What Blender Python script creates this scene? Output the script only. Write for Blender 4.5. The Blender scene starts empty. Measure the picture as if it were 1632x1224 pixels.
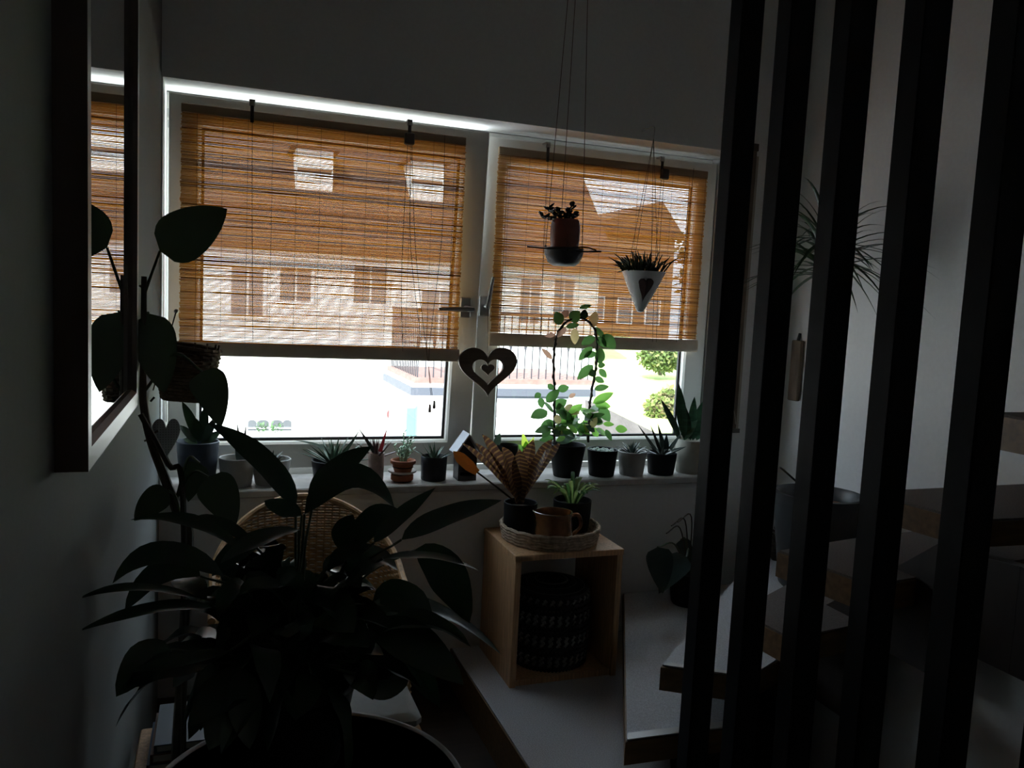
import bpy, math, random
from mathutils import Vector, Matrix
random.seed(7)
sc = bpy.context.scene
COL = sc.collection
V = Vector
# ------------------------------------------------------------------ camera
F = 1280.0
CAM = V((0.192, -2.94, 1.5))
def _axes(yaw, pitch, roll):
    cy, sy, cp, sp = math.cos(yaw), math.sin(yaw), math.cos(pitch), math.sin(pitch)
    fwd = V((sy*cp, cy*cp, -sp)); right = V((cy, -sy, 0)); down = fwd.cross(right)
    return (right*math.cos(roll)+down*math.sin(roll), down*math.cos(roll)-right*math.sin(roll), fwd)
RT, DN, FW = _axes(math.radians(20.07), math.radians(5.52), math.radians(-2.80))
cd = bpy.data.cameras.new('camera'); cam = bpy.data.objects.new('camera', cd); COL.objects.link(cam)
cd.sensor_width = 36; cd.lens = F/1632*36; cd.clip_start = 0.02; cd.clip_end = 500
m = Matrix((RT, -DN, -FW)).transposed().to_4x4(); m.translation = CAM
cam.matrix_world = m; sc.camera = cam
def ray(x, y): return RT*((x-816)/F) + DN*((y-612)/F) + FW
def at(x, y, X=None, Y=None, Z=None):
    """point of the room that shows at photo pixel (x, y) on the plane X=, Y= or Z="""
    d = ray(x, y)
    t = (X-CAM.x)/d.x if X is not None else (Y-CAM.y)/d.y if Y is not None else (Z-CAM.z)/d.z
    return CAM + d*t
def depth(p): return (V(p)-CAM).dot(FW)
def px(n, p): return n*depth(p)/F          # n photo pixels in metres at the point p
# ------------------------------------------------------------------ light
w = bpy.data.worlds.new('sky'); sc.world = w; w.use_nodes = True
bg = w.node_tree.nodes['Background']; bg.inputs[0].default_value = (0.74, 0.87, 1.0, 1); bg.inputs[1].default_value = 2.3
sd = bpy.data.lights.new('sun', 'SUN'); sd.energy = 7.5; sd.angle = math.radians(0.6); sd.color = (1, .97, .93)
so = bpy.data.objects.new('sun', sd); COL.objects.link(so)
so.rotation_euler = V((0.45, 0.62, -0.66)).to_track_quat('-Z', 'Y').to_euler()
vs = sc.view_settings
vs.view_transform = 'Standard'; vs.look = 'None'; vs.gamma = 1; vs.use_curve_mapping = False
vs.exposure = 1.28
# ------------------------------------------------------------------ materials
MATS = {}
def mat(name, rgb, rough=.6, metal=0, noise=0, scale=20, transl=0, bump=0, spec=.5, stretch=None, coat=0):
    if name in MATS: return MATS[name]
    m = bpy.data.materials.new(name); m.use_nodes = True; nt = m.node_tree; N = nt.nodes; L = nt.links
    b = N['Principled BSDF']; out = N['Material Output']
    b.inputs['Base Color'].default_value = (*rgb, 1); b.inputs['Roughness'].default_value = rough
    b.inputs['Metallic'].default_value = metal; b.inputs['Specular IOR Level'].default_value = spec
    if coat: b.inputs['Coat Weight'].default_value = coat; b.inputs['Coat Roughness'].default_value = .08
    if noise or bump:
        tc = N.new('ShaderNodeTexCoord'); mp = N.new('ShaderNodeMapping'); nz = N.new('ShaderNodeTexNoise')
        L.new(tc.outputs['Object'], mp.inputs['Vector']); L.new(mp.outputs['Vector'], nz.inputs['Vector'])
        if stretch: mp.inputs['Scale'].default_value = stretch
        nz.inputs['Scale'].default_value = scale; nz.inputs['Detail'].default_value = 3
        if noise:
            r = N.new('ShaderNodeValToRGB'); e = r.color_ramp.elements
            e[0].position = .3; e[1].position = .7
            e[0].color = (*[c*(1-noise) for c in rgb], 1); e[1].color = (*[min(1, c*(1+noise)) for c in rgb], 1)
            L.new(nz.outputs['Fac'], r.inputs['Fac']); L.new(r.outputs['Color'], b.inputs['Base Color'])
        if bump:
            bp = N.new('ShaderNodeBump'); bp.inputs['Strength'].default_value = bump; bp.inputs['Distance'].default_value = .004
            L.new(nz.outputs['Fac'], bp.inputs['Height']); L.new(bp.outputs['Normal'], b.inputs['Normal'])
    if transl:
        t = N.new('ShaderNodeBsdfTranslucent'); t.inputs[0].default_value = (*[min(1, c*1.6) for c in rgb], 1)
        mx = N.new('ShaderNodeMixShader'); mx.inputs[0].default_value = transl
        L.new(b.outputs[0], mx.inputs[1]); L.new(t.outputs[0], mx.inputs[2]); L.new(mx.outputs[0], out.inputs[0])
    MATS[name] = m; return m
def glass(name, refl=.07, tint=(.95, .97, .97)):
    if name in MATS: return MATS[name]
    m = bpy.data.materials.new(name); m.use_nodes = True; nt = m.node_tree; N = nt.nodes; L = nt.links
    N.remove(N['Principled BSDF']); t = N.new('ShaderNodeBsdfTransparent'); g = N.new('ShaderNodeBsdfGlossy')
    t.inputs[0].default_value = (*tint, 1); g.inputs['Roughness'].default_value = .01
    mx = N.new('ShaderNodeMixShader'); mx.inputs[0].default_value = refl
    L.new(t.outputs[0], mx.inputs[1]); L.new(g.outputs[0], mx.inputs[2]); L.new(mx.outputs[0], N['Material Output'].inputs[0])
    MATS[name] = m; return m
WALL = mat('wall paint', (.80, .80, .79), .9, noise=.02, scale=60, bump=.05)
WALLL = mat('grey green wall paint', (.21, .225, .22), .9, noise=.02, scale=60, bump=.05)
WHITE = mat('white window enamel', (.80, .80, .76), .35)
REVEAL = mat('white reveal paint', (.83, .84, .84), .7)
SILLM = mat('sill stone', (.50, .49, .47), .35, noise=.12, scale=25)
WOOD = mat('pine wood', (.58, .35, .19), .5, noise=.22, scale=9, stretch=(14, 14, 1))
DWOOD = mat('dark stained wood', (.030, .022, .018), .45, noise=.2, scale=6, stretch=(6, 6, 1))
SLAT = mat('charcoal slat paint', (.007, .0075, .009), .7, noise=.1, scale=10, spec=.2)
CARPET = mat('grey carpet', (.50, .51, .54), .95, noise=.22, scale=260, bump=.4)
OAK = mat('oak tread wood', (.17, .095, .04), .5, noise=.25, scale=5, stretch=(2, 12, 12))
METAL = mat('brushed steel', (.45, .45, .44), .35, 1)
DMETAL = mat('dark clip metal', (.10, .09, .08), .4, .8)
BLACK = mat('black plastic', (.015, .015, .017), .4)
SOIL = mat('potting soil', (.035, .025, .018), .95, noise=.4, scale=80, bump=.6)
STRING = mat('jute string', (.12, .09, .06), .9)
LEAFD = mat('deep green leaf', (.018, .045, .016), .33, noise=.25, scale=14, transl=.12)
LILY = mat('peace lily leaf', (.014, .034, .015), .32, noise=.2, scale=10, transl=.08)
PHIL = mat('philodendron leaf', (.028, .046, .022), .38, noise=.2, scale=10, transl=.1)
LEAFM = mat('mid green leaf', (.055, .13, .035), .4, noise=.25, scale=30, transl=.42)
LEAFB = mat('bright green leaf', (.13, .28, .05), .4, noise=.25, scale=30, transl=.5)
LEAFY = mat('yellow green leaf', (.42, .52, .06), .45, noise=.2, scale=30, transl=.55)
LEAFP = mat('pale fading leaf', (.55, .45, .22), .5, noise=.2, scale=30, transl=.4)
LEAFR = mat('pinkish dry leaf', (.42, .25, .18), .5, noise=.2, scale=30, transl=.4)
SUCC = mat('grey green succulent', (.07, .12, .075), .45, noise=.25, scale=40, transl=.1)
SUCCD = mat('dark succulent', (.035, .055, .045), .4, noise=.3, scale=40)
SUCCR = mat('red tipped aloe', (.10, .055, .05), .45, noise=.4, scale=30, transl=.15)
SUCCP = mat('pale mint succulent', (.32, .46, .33), .5, noise=.2, scale=40, transl=.2)
STEM = mat('woody stem', (.06, .045, .03), .7, noise=.3, scale=30)
STEMG = mat('green stem', (.05, .075, .035), .5)
# ------------------------------------------------------------------ mesh helpers
def heart(n=40, s=1.0):
    o = []
    for i in range(n):
        t = 2*math.pi*i/n
        o.append((s*math.sin(t)**3, s*(13*math.cos(t)-5*math.cos(2*t)-2*math.cos(3*t)-math.cos(4*t))/16))
    return o
class MB:
    def __init__(s): s.v = []; s.f = []; s.mi = []; s.k = 0
    def add(s, vs, fs):
        o = len(s.v); s.v += [V(p) for p in vs]; s.f += [tuple(i+o for i in f) for f in fs]; s.mi += [s.k]*len(fs); return s
    def box(s, x0, x1, y0, y1, z0, z1, rot=None, c=None):
        vs = [V((x, y, z)) for x in (x0, x1) for y in (y0, y1) for z in (z0, z1)]
        if rot is not None:
            c = V(c) if c is not None else V(((x0+x1)/2, (y0+y1)/2, (z0+z1)/2)); vs = [c+rot@(p-c) for p in vs]
        return s.add(vs, [(0, 1, 3, 2), (4, 6, 7, 5), (0, 4, 5, 1), (2, 3, 7, 6), (0, 2, 6, 4), (1, 5, 7, 3)])
    def bevbox(s, x0, x1, y0, y1, z0, z1, b=.004):
        # box with chamfered vertical and horizontal edges (three nested rectangles)
        vs = []; rings = [(z0, b), (z0+b, 0), (z1-b, 0), (z1, b)]
        for z, i in rings:
            a0, a1, c0, c1 = x0+i, x1-i, y0+i, y1-i
            vs += [(a0+b, c0, z), (a1-b, c0, z), (a1, c0+b, z), (a1, c1-b, z), (a1-b, c1, z), (a0+b, c1, z), (a0, c1-b, z), (a0, c0+b, z)]
        fs = []
        for r in range(3):
            for i in range(8):
                j = (i+1) % 8; fs.append((r*8+i, r*8+j, r*8+8+j, r*8+8+i))
        fs.append(tuple(range(7, -1, -1))); fs.append(tuple(range(24, 32)))
        return s.add(vs, fs)
    def tube(s, pts, r, n=6, r2=None, cap=True):
        pts = [V(p) for p in pts]; m = len(pts)
        if m < 2: return s
        rs = r if isinstance(r, (list, tuple)) else [r+((r2 if r2 is not None else r)-r)*i/(m-1) for i in range(m)]
        vs = []; fs = []; prev = None
        for i, p in enumerate(pts):
            t = (pts[min(i+1, m-1)]-pts[max(i-1, 0)])
            t = t.normalized() if t.length > 1e-9 else V((0, 0, 1))
            if prev is None:
                u = t.cross(V((0, 0, 1)) if abs(t.z) < .9 else V((1, 0, 0))).normalized()
            else:
                u = (prev-t*prev.dot(t)); u = u.normalized() if u.length > 1e-6 else t.orthogonal().normalized()
            prev = u; q = t.cross(u)
            for k in range(n):
                a = 2*math.pi*k/n; vs.append(p+(u*math.cos(a)+q*math.sin(a))*rs[i])
        for i in range(m-1):
            for k in range(n):
                j = (k+1) % n; fs.append((i*n+k, i*n+j, i*n+n+j, i*n+n+k))
        if cap: fs.append(tuple(range(n-1, -1, -1))); fs.append(tuple(range((m-1)*n, m*n)))
        return s.add(vs, fs)
    def lathe(s, c, prof, n=28, sx=1, sy=1):
        c = V(c); vs = []; fs = []; m = len(prof)
        for r, z in prof:
            for k in range(n):
                a = 2*math.pi*k/n; vs.append(c+V((r*sx*math.cos(a), r*sy*math.sin(a), z)))
        for i in range(m-1):
            for k in range(n):
                j = (k+1) % n; fs.append((i*n+k, i*n+j, i*n+n+j, i*n+n+k))
        if prof[0][0] > 1e-6: fs.append(tuple(range(n-1, -1, -1)))
        if prof[-1][0] > 1e-6: fs.append(tuple(range((m-1)*n, m*n)))
        return s.add(vs, fs)
    def prism(s, poly, ax, a0, a1):
        """polygon extruded along an axis: ax 'z' poly=(x,y), 'y' poly=(x,z), 'x' poly=(y,z)"""
        mk = {'z': lambda p, a: (p[0], p[1], a), 'y': lambda p, a: (p[0], a, p[1]), 'x': lambda p, a: (a, p[0], p[1])}[ax]
        n = len(poly); vs = [mk(p, a0) for p in poly]+[mk(p, a1) for p in poly]
        return s.add(vs, [tuple(range(n-1, -1, -1)), tuple(range(n, 2*n))]+[(i, (i+1) % n, n+(i+1) % n, n+i) for i in range(n)])
    def ballp(s, c, r, n=8, m=6, sz=1):
        return s.lathe(c, [(r*math.sin(math.pi*i/m) if 0 < i < m else 1e-7, -r*sz*math.cos(math.pi*i/m)) for i in range(m+1)], n)
    def leaf(s, p0, p1, W, sag=0, shape='ovate', hint=None, fold=.25, n=9, bow=None, th=0, wave=0, k2=None):
        """blade from p0 to p1; sag lifts the middle (quadratic), W is the full width"""
        p0, p1 = V(p0), V(p1); d = p1-p0; up = V((0, 0, 1))
        mid = (p0+p1)/2+(V(bow) if bow is not None else up*sag)
        h = V(hint) if hint is not None else up
        ph = random.random()*6
        vs = []; fs = []; mi = []
        for i in range(n+1):
            t = i/n
            c = p0*(1-t)**2+mid*2*t*(1-t)+p1*t*t
            tg = ((mid-p0)*(1-t)+(p1-mid)*t); tg = tg.normalized() if tg.length > 1e-8 else d.normalized()
            sd = tg.cross(h); sd = sd.normalized() if sd.length > 1e-6 else tg.orthogonal().normalized()
            nr = sd.cross(tg)
            if shape == 'ovate': f = math.sin(math.pi*min(1, t**.72))**.8
            elif shape == 'heart': f = math.sqrt(max(0, 1-(1-t/.3)**2)) if t < .3 else max(0, 1-((t-.3)/.7)**1.9)**.85
            elif shape == 'lance': f = math.sin(math.pi*t**.85)**.75
            elif shape == 'strap': f = min(1, .55+t*1.2)*(1-max(0, (t-.72)/.28)**2)
            elif shape == 'blade': f = (1-t**1.6)*(.8+.2*min(1, t*4))
            elif shape == 'round': f = math.sin(math.pi*t)**.55
            else: f = 1-t**1.3
            hw = W*.5*max(f, .012)
            wv = wave*W*math.sin(t*11+ph)*math.sin(math.pi*t)
            l = c-sd*hw*math.cos(fold)+nr*(hw*math.sin(fold)+wv); r = c+sd*hw*math.cos(fold)+nr*(hw*math.sin(fold)-wv)
            vs += [l, c, r] if not th else [l, c+nr*th*f*.35, r, c-nr*th*f*.65]
        w_ = 4 if th else 3
        o = len(s.v); s.v += vs
        for i in range(n):
            a, b = i*w_, (i+1)*w_
            q = [(a, a+1, b+1, b), (a+1, a+2, b+2, b+1)]+([(a+2, a+3, b+3, b+2), (a+3, a, b, b+3)] if th else [])
            s.f += [tuple(j+o for j in f) for f in q]
            s.mi += [(s.k if k2 is None or i % 2 == 0 else k2)]*len(q)
        return s
    def ring4(s, x0, x1, z0, z1, prof, which):
        """one mitred member of a rectangular frame in the XZ plane; prof=[(inset,y),..] closed"""
        n = len(prof); vs = []
        for e in (0, 1):
            for d, y in prof:
                if which in 'bt':
                    x = x0+d if e == 0 else x1-d; z = z0+d if which == 'b' else z1-d
                else:
                    z = z0+d if e == 0 else z1-d; x = x0+d if which == 'l' else x1-d
                vs.append((x, y, z))
        return s.add(vs, [tuple(range(n-1, -1, -1)), tuple(range(n, 2*n))]+[(i, (i+1) % n, n+(i+1) % n, n+i) for i in range(n)])
    def obj(s, name, mats, parent=None, smooth=True, kind=None, label=None):
        me = bpy.data.meshes.new(name)
        off = root_loc(parent) if parent else V((0, 0, 0))
        me.from_pydata([p-off for p in s.v], [], s.f)
        if not isinstance(mats, (list, tuple)): mats = [mats]
        for m_ in mats: me.materials.append(m_)
        if len(mats) > 1: me.polygons.foreach_set('material_index', s.mi)
        if smooth: me.polygons.foreach_set('use_smooth', [True]*len(s.f)); 
        me.update()
        if smooth: me.set_sharp_from_angle(angle=math.radians(40))
        o = bpy.data.objects.new(name, me); COL.objects.link(o)
        if parent: o.parent = parent
        if kind: o['kind'] = kind
        if label: o['label'] = label
        return o
def root_loc(o):
    while o.parent: o = o.parent
    return V(o.location)
def thing(name, loc, label, cat, group=None):
    o = bpy.data.objects.new(name, None); COL.objects.link(o); o.location = loc; o.empty_display_size = .05
    return tag(o, label, cat, group)
def tag(o, label, cat, group=None):
    o['label'] = label; o['category'] = cat
    if group: o['group'] = group
    return o
def struct(name, mb, m, smooth=False, parent=None, label=None): 
    o = mb.obj(name, m, parent, smooth)
    if not parent: o['kind'] = 'structure'
    if label: o['label'] = label
    return o
def bez(pts, n=10):
    """Catmull-Rom through points"""
    pts = [V(p) for p in pts]; P = [pts[0]*2-pts[1]]+pts+[pts[-1]*2-pts[-2]]; o = []
    for i in range(1, len(P)-2):
        a, b, c, d = P[i-1:i+3]
        for k in range(n):
            t = k/n; o.append(.5*((2*b)+(c-a)*t+(2*a-5*b+4*c-d)*t*t+(3*b-a-3*c+d)*t**3))
    o.append(pts[-1]); return o
# ------------------------------------------------------------------ room shell
SILL = .8136; SOF = 2.194; XR = 2.25; XW = 2.52; ZC = 3.5; YB = -3.7
FY = .165   # room face of the sashes
struct('floor', MB().box(-.2, XW+.2, YB-.2, .35, -.2, 0), mat('dark floor boards', (.035, .022, .014), .45, noise=.3, scale=4, stretch=(1, 9, 1)))
struct('ceiling', MB().box(-.2, XW+.2, YB-.2, .35, ZC, ZC+.2), WALL)
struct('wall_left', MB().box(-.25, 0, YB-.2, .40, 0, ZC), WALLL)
struct('wall_right', MB().box(XW, XW+.25, YB-.2, .40, 0, ZC), WALL)
struct('wall_back', MB().box(0, XW, YB-.2, YB, 0, ZC), WALL)
struct('wall_window', MB().box(0, XW, 0, .35, 0, SILL-.03).box(0, XW, 0, .35, SOF, ZC).box(XR, XW, 0, .35, SILL-.03, SOF), WALL)
struct('trim_1', MB().box(0, XR, .001, FY+.03, SOF-.004, SOF+.0).box(0, .004, .001, FY+.03, SILL, SOF-.004).box(XR-.004, XR, .001, FY+.03, SILL, SOF-.004), REVEAL, label='white plaster lining of the window recess')
s_ = MB(); s_.bevbox(0.001, XR+.02, -.035, .24, SILL-.03, SILL, .005); struct('trim_2', s_, SILLM, label='grey stone window sill carrying the potted plants')
struct('baseboard_window', MB().box(0, 1.06, -.012, 0, 0, .07), mat('skirting brown', (.10, .07, .05), .5))
# ------------------------------------------------------------------ windows
OUT = mat('outer rubber gasket', (.02, .02, .022), .6)
fr = MB().obj('window_1', WHITE) if False else None
def frame_members(parent, x0, x1, z0, z1, prof, names, m):
    for wch, nm in zip('btlr', names): MB().ring4(x0, x1, z0, z1, prof, wch).obj(nm, m, parent, False)
fixed = bpy.data.objects.new('window_1', None); COL.objects.link(fixed); fixed.location = (1.1, .22, SILL); fixed['kind'] = 'structure'
fixed['label'] = 'white outer window frame set in the recess'
frame_members(fixed, .004, XR-.004, SILL, SOF-.004, [(0, .215), (.024, .215), (.024, .29), (0, .29)], ['frame_bottom', 'frame_head', 'frame_jamb', 'frame_jamb'], WHITE)
hg = MB(); hg.tube([(.014, .175, 2.095), (.014, .175, 2.125)], .007, 8).tube([(.018, .17, 2.06), (.018, .17, 2.085)], .009, 8); hg.obj('hinge', METAL, fixed)
MB().tube([at(1137, 305, Y=.17), at(1134, 335, Y=.17)], .006, 8).obj('hinge', METAL, fixed)
SP = [(0, FY), (.004, FY-.004), (.094, FY-.004), (.102, FY+.004), (.104, .205), (.08, .2125), (0, .2125)]
def sash(idx, x0, x1, z0, z1, label):
    r = bpy.data.objects.new('window_%d' % idx, None); COL.objects.link(r); r.location = ((x0+x1)/2, .2, z0); r['kind'] = 'structure'; r['label'] = label
    frame_members(r, x0, x1, z0, z1, SP, ['bottom_rail', 'top_rail', 'stile', 'stile'], WHITE)
    for wch in 'btlr':
        MB().ring4(x0+.104, x1-.104, z0+.104, z1-.104, [(0, .188), (.009, .190), (.009, .202), (0, .202)], wch).obj('gasket', OUT, r, False)
    MB().box(x0+.104, x1-.104, .194, .198, z0+.104, z1-.104).obj('pane', glass('window glass'), r, False)
    return r
SZ0, SZ1 = .85, 2.165
w2 = sash(2, .018, 1.152, SZ0, SZ1, 'left casement sash with white frame and its handle turned sideways')
w3 = sash(3, 1.160, 2.238, SZ0, SZ1, 'right casement sash with white frame and its handle turned up')
def handle(sashroot, c, tip, label, pr=.055):
    c = V(c); b = MB(); b.bevbox(c.x-.022, c.x+.022, FY-.016, FY-.004, c.z-.04, c.z+.04, .003)
    h = b.obj('handle', METAL, sashroot, True, label=label)
    n = MB(); n.tube([(c.x, FY-.01, c.z), (c.x, FY-pr, c.z)], .009, 10); n.obj('neck', METAL, h)
    t = V(tip); l = MB(); d = (t-V((c.x, FY-pr, c.z)))
    l.tube([V((c.x, FY-pr, c.z))-d*.08, V((c.x, FY-pr, c.z))+d*.5, t], [.010, .009, .006], 8); l.obj('lever', METAL, h)
h1 = at(741, 488, Y=FY-.05); h2 = at(771, 488, Y=FY)
handle(w2, h1, V((h1.x-.13, FY-.098, h1.z-.004)), 'steel window handle with sideways lever', .095)
handle(w3, h2, at(786, 442, Y=FY-.055), 'steel window handle with upright lever')
TILT = math.radians(4.0)      # the left sash stands tilted open at the top
w2.rotation_euler.x = TILT
# ------------------------------------------------------------------ bamboo blinds
BAM = [mat('bamboo reed honey', (.46, .265, .080), .6, transl=.44), mat('bamboo reed tan', (.54, .345, .12), .6, transl=.44), mat('bamboo reed brown', (.31, .165, .05), .6, transl=.36)]
BATT = mat('blind batten wood', (.36, .25, .15), .6, noise=.15, scale=4, stretch=(1, 8, 8))
BFAB = mat('bottom bar beige cloth', (.66, .55, .42), .8, noise=.05, scale=30)
def blind(tl, tr, bl, barb, Yb, clips, label, cordpx, sideclip, seed):
    rnd = random.Random(seed)
    a, b_, c, e = at(*tl, Y=Yb), at(*tr, Y=Yb), at(*bl, Y=Yb), at(*barb, Y=Yb)
    x0, x1, zt, zb, zbar = a.x, b_.x, (a.z+b_.z)/2, c.z, e.z
    r = thing('bamboo_blind', ((x0+x1)/2, Yb, zbar), label, 'blind', 'bamboo blinds on the window')
    MB().bevbox(x0, x1, Yb-.006, Yb+.006, zt-.030, zt, .002).obj('head_batten', BATT, r)
    bb = MB(); bb.prism([(Yb+.010*math.cos(t)*1.1, (zb+zbar)/2+(zb-zbar)/2*max(-1, min(1, 1.25*math.sin(t)))) for t in [i*math.pi/8 for i in range(16)]], 'x', x0-.004, x1+.006)
    bb.obj('bottom_bar', BFAB, r)
    k = MB(); z = zt-.032; pit = .0047
    while z > zb+.001:
        k.k = rnd.choice([0, 0, 1, 1, 2]); n = 22; ph = rnd.random()*6; q = rnd.random()*6
        am = .00010+.00022*rnd.random(); rr = .00217+rnd.uniform(-.00020, .00016); zz = z+rnd.gauss(0, .00016)
        xs0, xs1 = x0+rnd.uniform(-.003, .003), x1+rnd.uniform(-.003, .003)
        f1, f2 = rnd.uniform(5, 14), rnd.uniform(16, 40)
        pts = [(xs0+(xs1-xs0)*i/n, Yb+.001*math.sin(i*1.7+q), zz+am*math.sin(f1*i/n+ph)+.5*am*math.sin(f2*i/n+q)) for i in range(n+1)]
        k.tube(pts, rr, 5, cap=False); z -= pit
    k.obj('reed_weave', BAM, r, True, kind='stuff', label='backlit honey coloured bamboo reeds')
    t = MB(); x = x0+.05
    while x < x1:
        t.tube([(x, Yb-.0028, zt-.03), (x, Yb-.0028, zb)], .0006, 4); x += .082
    t.obj('warp_threads', STRING, r, kind='stuff')
    for (cx, cy) in clips:
        p = at(cx, cy, Y=Yb-.01)
        cl = MB(); cl.bevbox(p.x-.010, p.x+.010, Yb-.012, Yb+.03, SZ1-.010, SZ1-.003, .001).bevbox(p.x-.010, p.x+.010, Yb-.012, Yb-.008, SZ1-.026, SZ1-.010, .001)
        clo = cl.obj('hook', METAL, r)
        MB().bevbox(p.x-.006, p.x+.006, Yb-.015, Yb-.008, zt-.040, SZ1-.024, .002).obj('hook_tab', DMETAL, clo)
    for pts in cordpx:
        MB().tube(bez([at(x, y, Y=Yb-.014) for x, y in pts], 6), .0011, 5).obj('draw_cord', STRING, r)
    if sideclip:
        p = at(*sideclip, Y=Yb-.012)
        MB().bevbox(p.x-.018, p.x+.018, Yb-.03, Yb-.008, p.z-.022, p.z+.022, .004).obj('cord_lock', DMETAL, r)
    return r, x0, x1, zt, zb
BL = blind((289, 165), (743, 218), (283, 544), (283, 566), .048, [(402, 172), (653, 205)], 'wider bamboo roll blind on the left window sash',
    [[(402, 190), (402, 380), (403, 545)], [(650, 225), (640, 440), (642, 560)], [(654, 225), (655, 400), (672, 548)], [(656, 225), (664, 420), (690, 640)], [(709, 215), (704, 380), (684, 560), (688, 645)]], (652, 222), 3)
BR = blind((795, 235), (1128, 272), (780, 530), (783, 551), .135, [(873, 245), (1055, 268)], 'narrower bamboo roll blind on the right window sash',
    [[(873, 255), (866, 400), (862, 535)], [(1054, 285), (1044, 420), (1040, 545)], [(1058, 285), (1050, 420), (1046, 545)], [(1106, 268), (1090, 420), (1078, 545)]], (1058, 278), 5)
for (a, b) in (((685, 651), 0), ((692, 645), 1)):
    p = at(a[0], a[1], Y=.03)
    t = MB(); t.lathe(p, [(.003, .016), (.0045, .012), (.006, -.012), (.005, -.015)], 10)
    t.obj('cord_tassel', mat('grey wood tassel', (.25, .2, .18), .6), BL[0])
# ------------------------------------------------------------------ mirror on the left wall
mr = thing('wall_mirror', (.0, -1.5, 1.26), 'framed mirror hung on the left wall reflecting the blind', 'mirror')
mY0, mY1 = at(141, 752, X=.038).y, at(220, 655, X=.038).y; mZ0 = at(141, 752, X=.038).z; mZ1 = mZ0+1.5
MW = mat('mirror frame brown wood', (.07, .045, .035), .5, noise=.2, scale=8); MF = mat('mirror frame silver face', (.30, .31, .32), .4)
def mmember(wch):
    prof = [(0, .0), (0, .038), (.027, .038), (.034, .030), (.034, .002)]
    b = MB(); vs = []
    for e in (0, 1):
        for d, x in prof:
            if wch in 'bt': y = mY0+d if e == 0 else mY1-d; z = mZ0+d if wch == 'b' else mZ1-d
            else: z = mZ0+d if e == 0 else mZ1-d; y = mY0+d if wch == 'n' else mY1-d
            vs.append((x, y, z))
    n = len(prof); b.add(vs, [tuple(range(n)), tuple(range(2*n-1, n-1, -1))])
    b.k = 0
    for i in range(n):
        b.k = 1 if i == 1 else 0; b.add([], []); b.f.append((i, n+i, n+(i+1) % n, (i+1) % n)); b.mi.append(b.k)
    b.obj('frame_member', [MW, MF], mr, False)
for q in 'btnf': mmember(q)
MB().box(.002, .026, mY0+.03, mY1-.03, mZ0+.03, mZ1-.03).obj('mirror_glass', mat('mirror silver', (.72, .74, .75), .0, 1), mr, False)
# ------------------------------------------------------------------ staircase
st = thing('winder_staircase', (1.8, -1.0, 0), 'open winder staircase of wooden treads with grey carpet climbing right', 'staircase')
CARPET_SHADE = mat('shaded stair carpet', (.15, .13, .12), .95, noise=.2, scale=260, bump=.4)  # same stair carpet, shade on the upper treads put into its colour
def tread(poly, ztop, th=.075, carpet=None):
    c = V((sum(p[0] for p in poly)/len(poly), sum(p[1] for p in poly)/len(poly)))
    o = MB().prism(poly, 'z', ztop-th, ztop-.006).obj('tread', OAK, st, False)
    ins = [((p[0]-c.x)*.985+c.x, (p[1]-c.y)*.985+c.y) for p in poly]
    MB().prism(ins, 'z', ztop-.006, ztop).obj('carpet', carpet or CARPET, o, False)
    return o
Z1, Z2, Z3, Z4, Z5, Z6 = .15, .313, .48, .66, .85, 1.035
tread([(1.06, -.002), (1.06, -1.35), (1.28, -1.35), (1.44, -1.05), (1.98, -.002)], Z1, .15)
tread([(1.815, -.002), (1.267, -1.06), (1.62, -1.075), (2.1, -.55), (XW-.002, -.002)], Z2)
tread([(1.41, -.985), (1.62, -1.12), (XW-.002, -.66), (XW-.002, -.06), (2.45, -.06)], Z3)
tread([(1.60, -1.065), (1.62, -1.27), (2.0, -1.22), (XW-.002, -1.02), (XW-.002, -.58)], Z4, .075, CARPET_SHADE)
tread([(1.68, -1.12), (1.73, -1.42), (XW-.002, -1.32), (XW-.002, -1.0), (2.0, -1.06)], Z5, .075, CARPET_SHADE)
tread([(1.88, -1.21), (1.92, -1.52), (XW-.002, -1.55), (XW-.002, -1.2)], Z6, .07, CARPET_SHADE)
tread([(1.95, -1.5), (1.90, -2.9), (XW-.002, -2.9), (XW-.002, -1.5)], 1.30, .085, CARPET_SHADE)
NOSE = mat('pale nosing strip', (.55, .54, .52), .3)
MB().prism([(1.272, -1.062), (1.618, -1.077), (1.62, -1.047), (1.29, -1.032)], 'z', Z2-.001, Z2+.003).obj('nosing', NOSE, st, False)
MB().prism([(1.415, -.988), (1.62, -1.115), (1.63, -1.10), (1.44, -.978)], 'z', Z3-.001, Z3+.003).obj('nosing', NOSE, st, False)
low = [(-.72, .10), (-1.0, .10), (-1.0, .36), (-1.25, .36), (-1.25, .617), (-1.5, .617), (-1.5, .717), (-1.674, .717), (-1.674, .97)]
up = [(-1.45, .955), (-1.22, .765), (-.98, .575), (-.72, .40)]
MB().prism(low+up, 'x', 1.90, 1.935).obj('stringer', DWOOD, st, False)
struct('wall_understair', MB().prism([(-.95, 0), (-2.4, 0), (-2.4, .71), (-1.52, .71), (-1.5, .61), (-1.26, .61), (-1.24, .355), (-.95, .35)], 'x', 2.0, 2.05), WALL, label='low plastered wall under the stairs')
MB().box(1.90, XW-.002, -1.71, -1.675, .717, .97).obj('back_panel', DWOOD, st, False)
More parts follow.
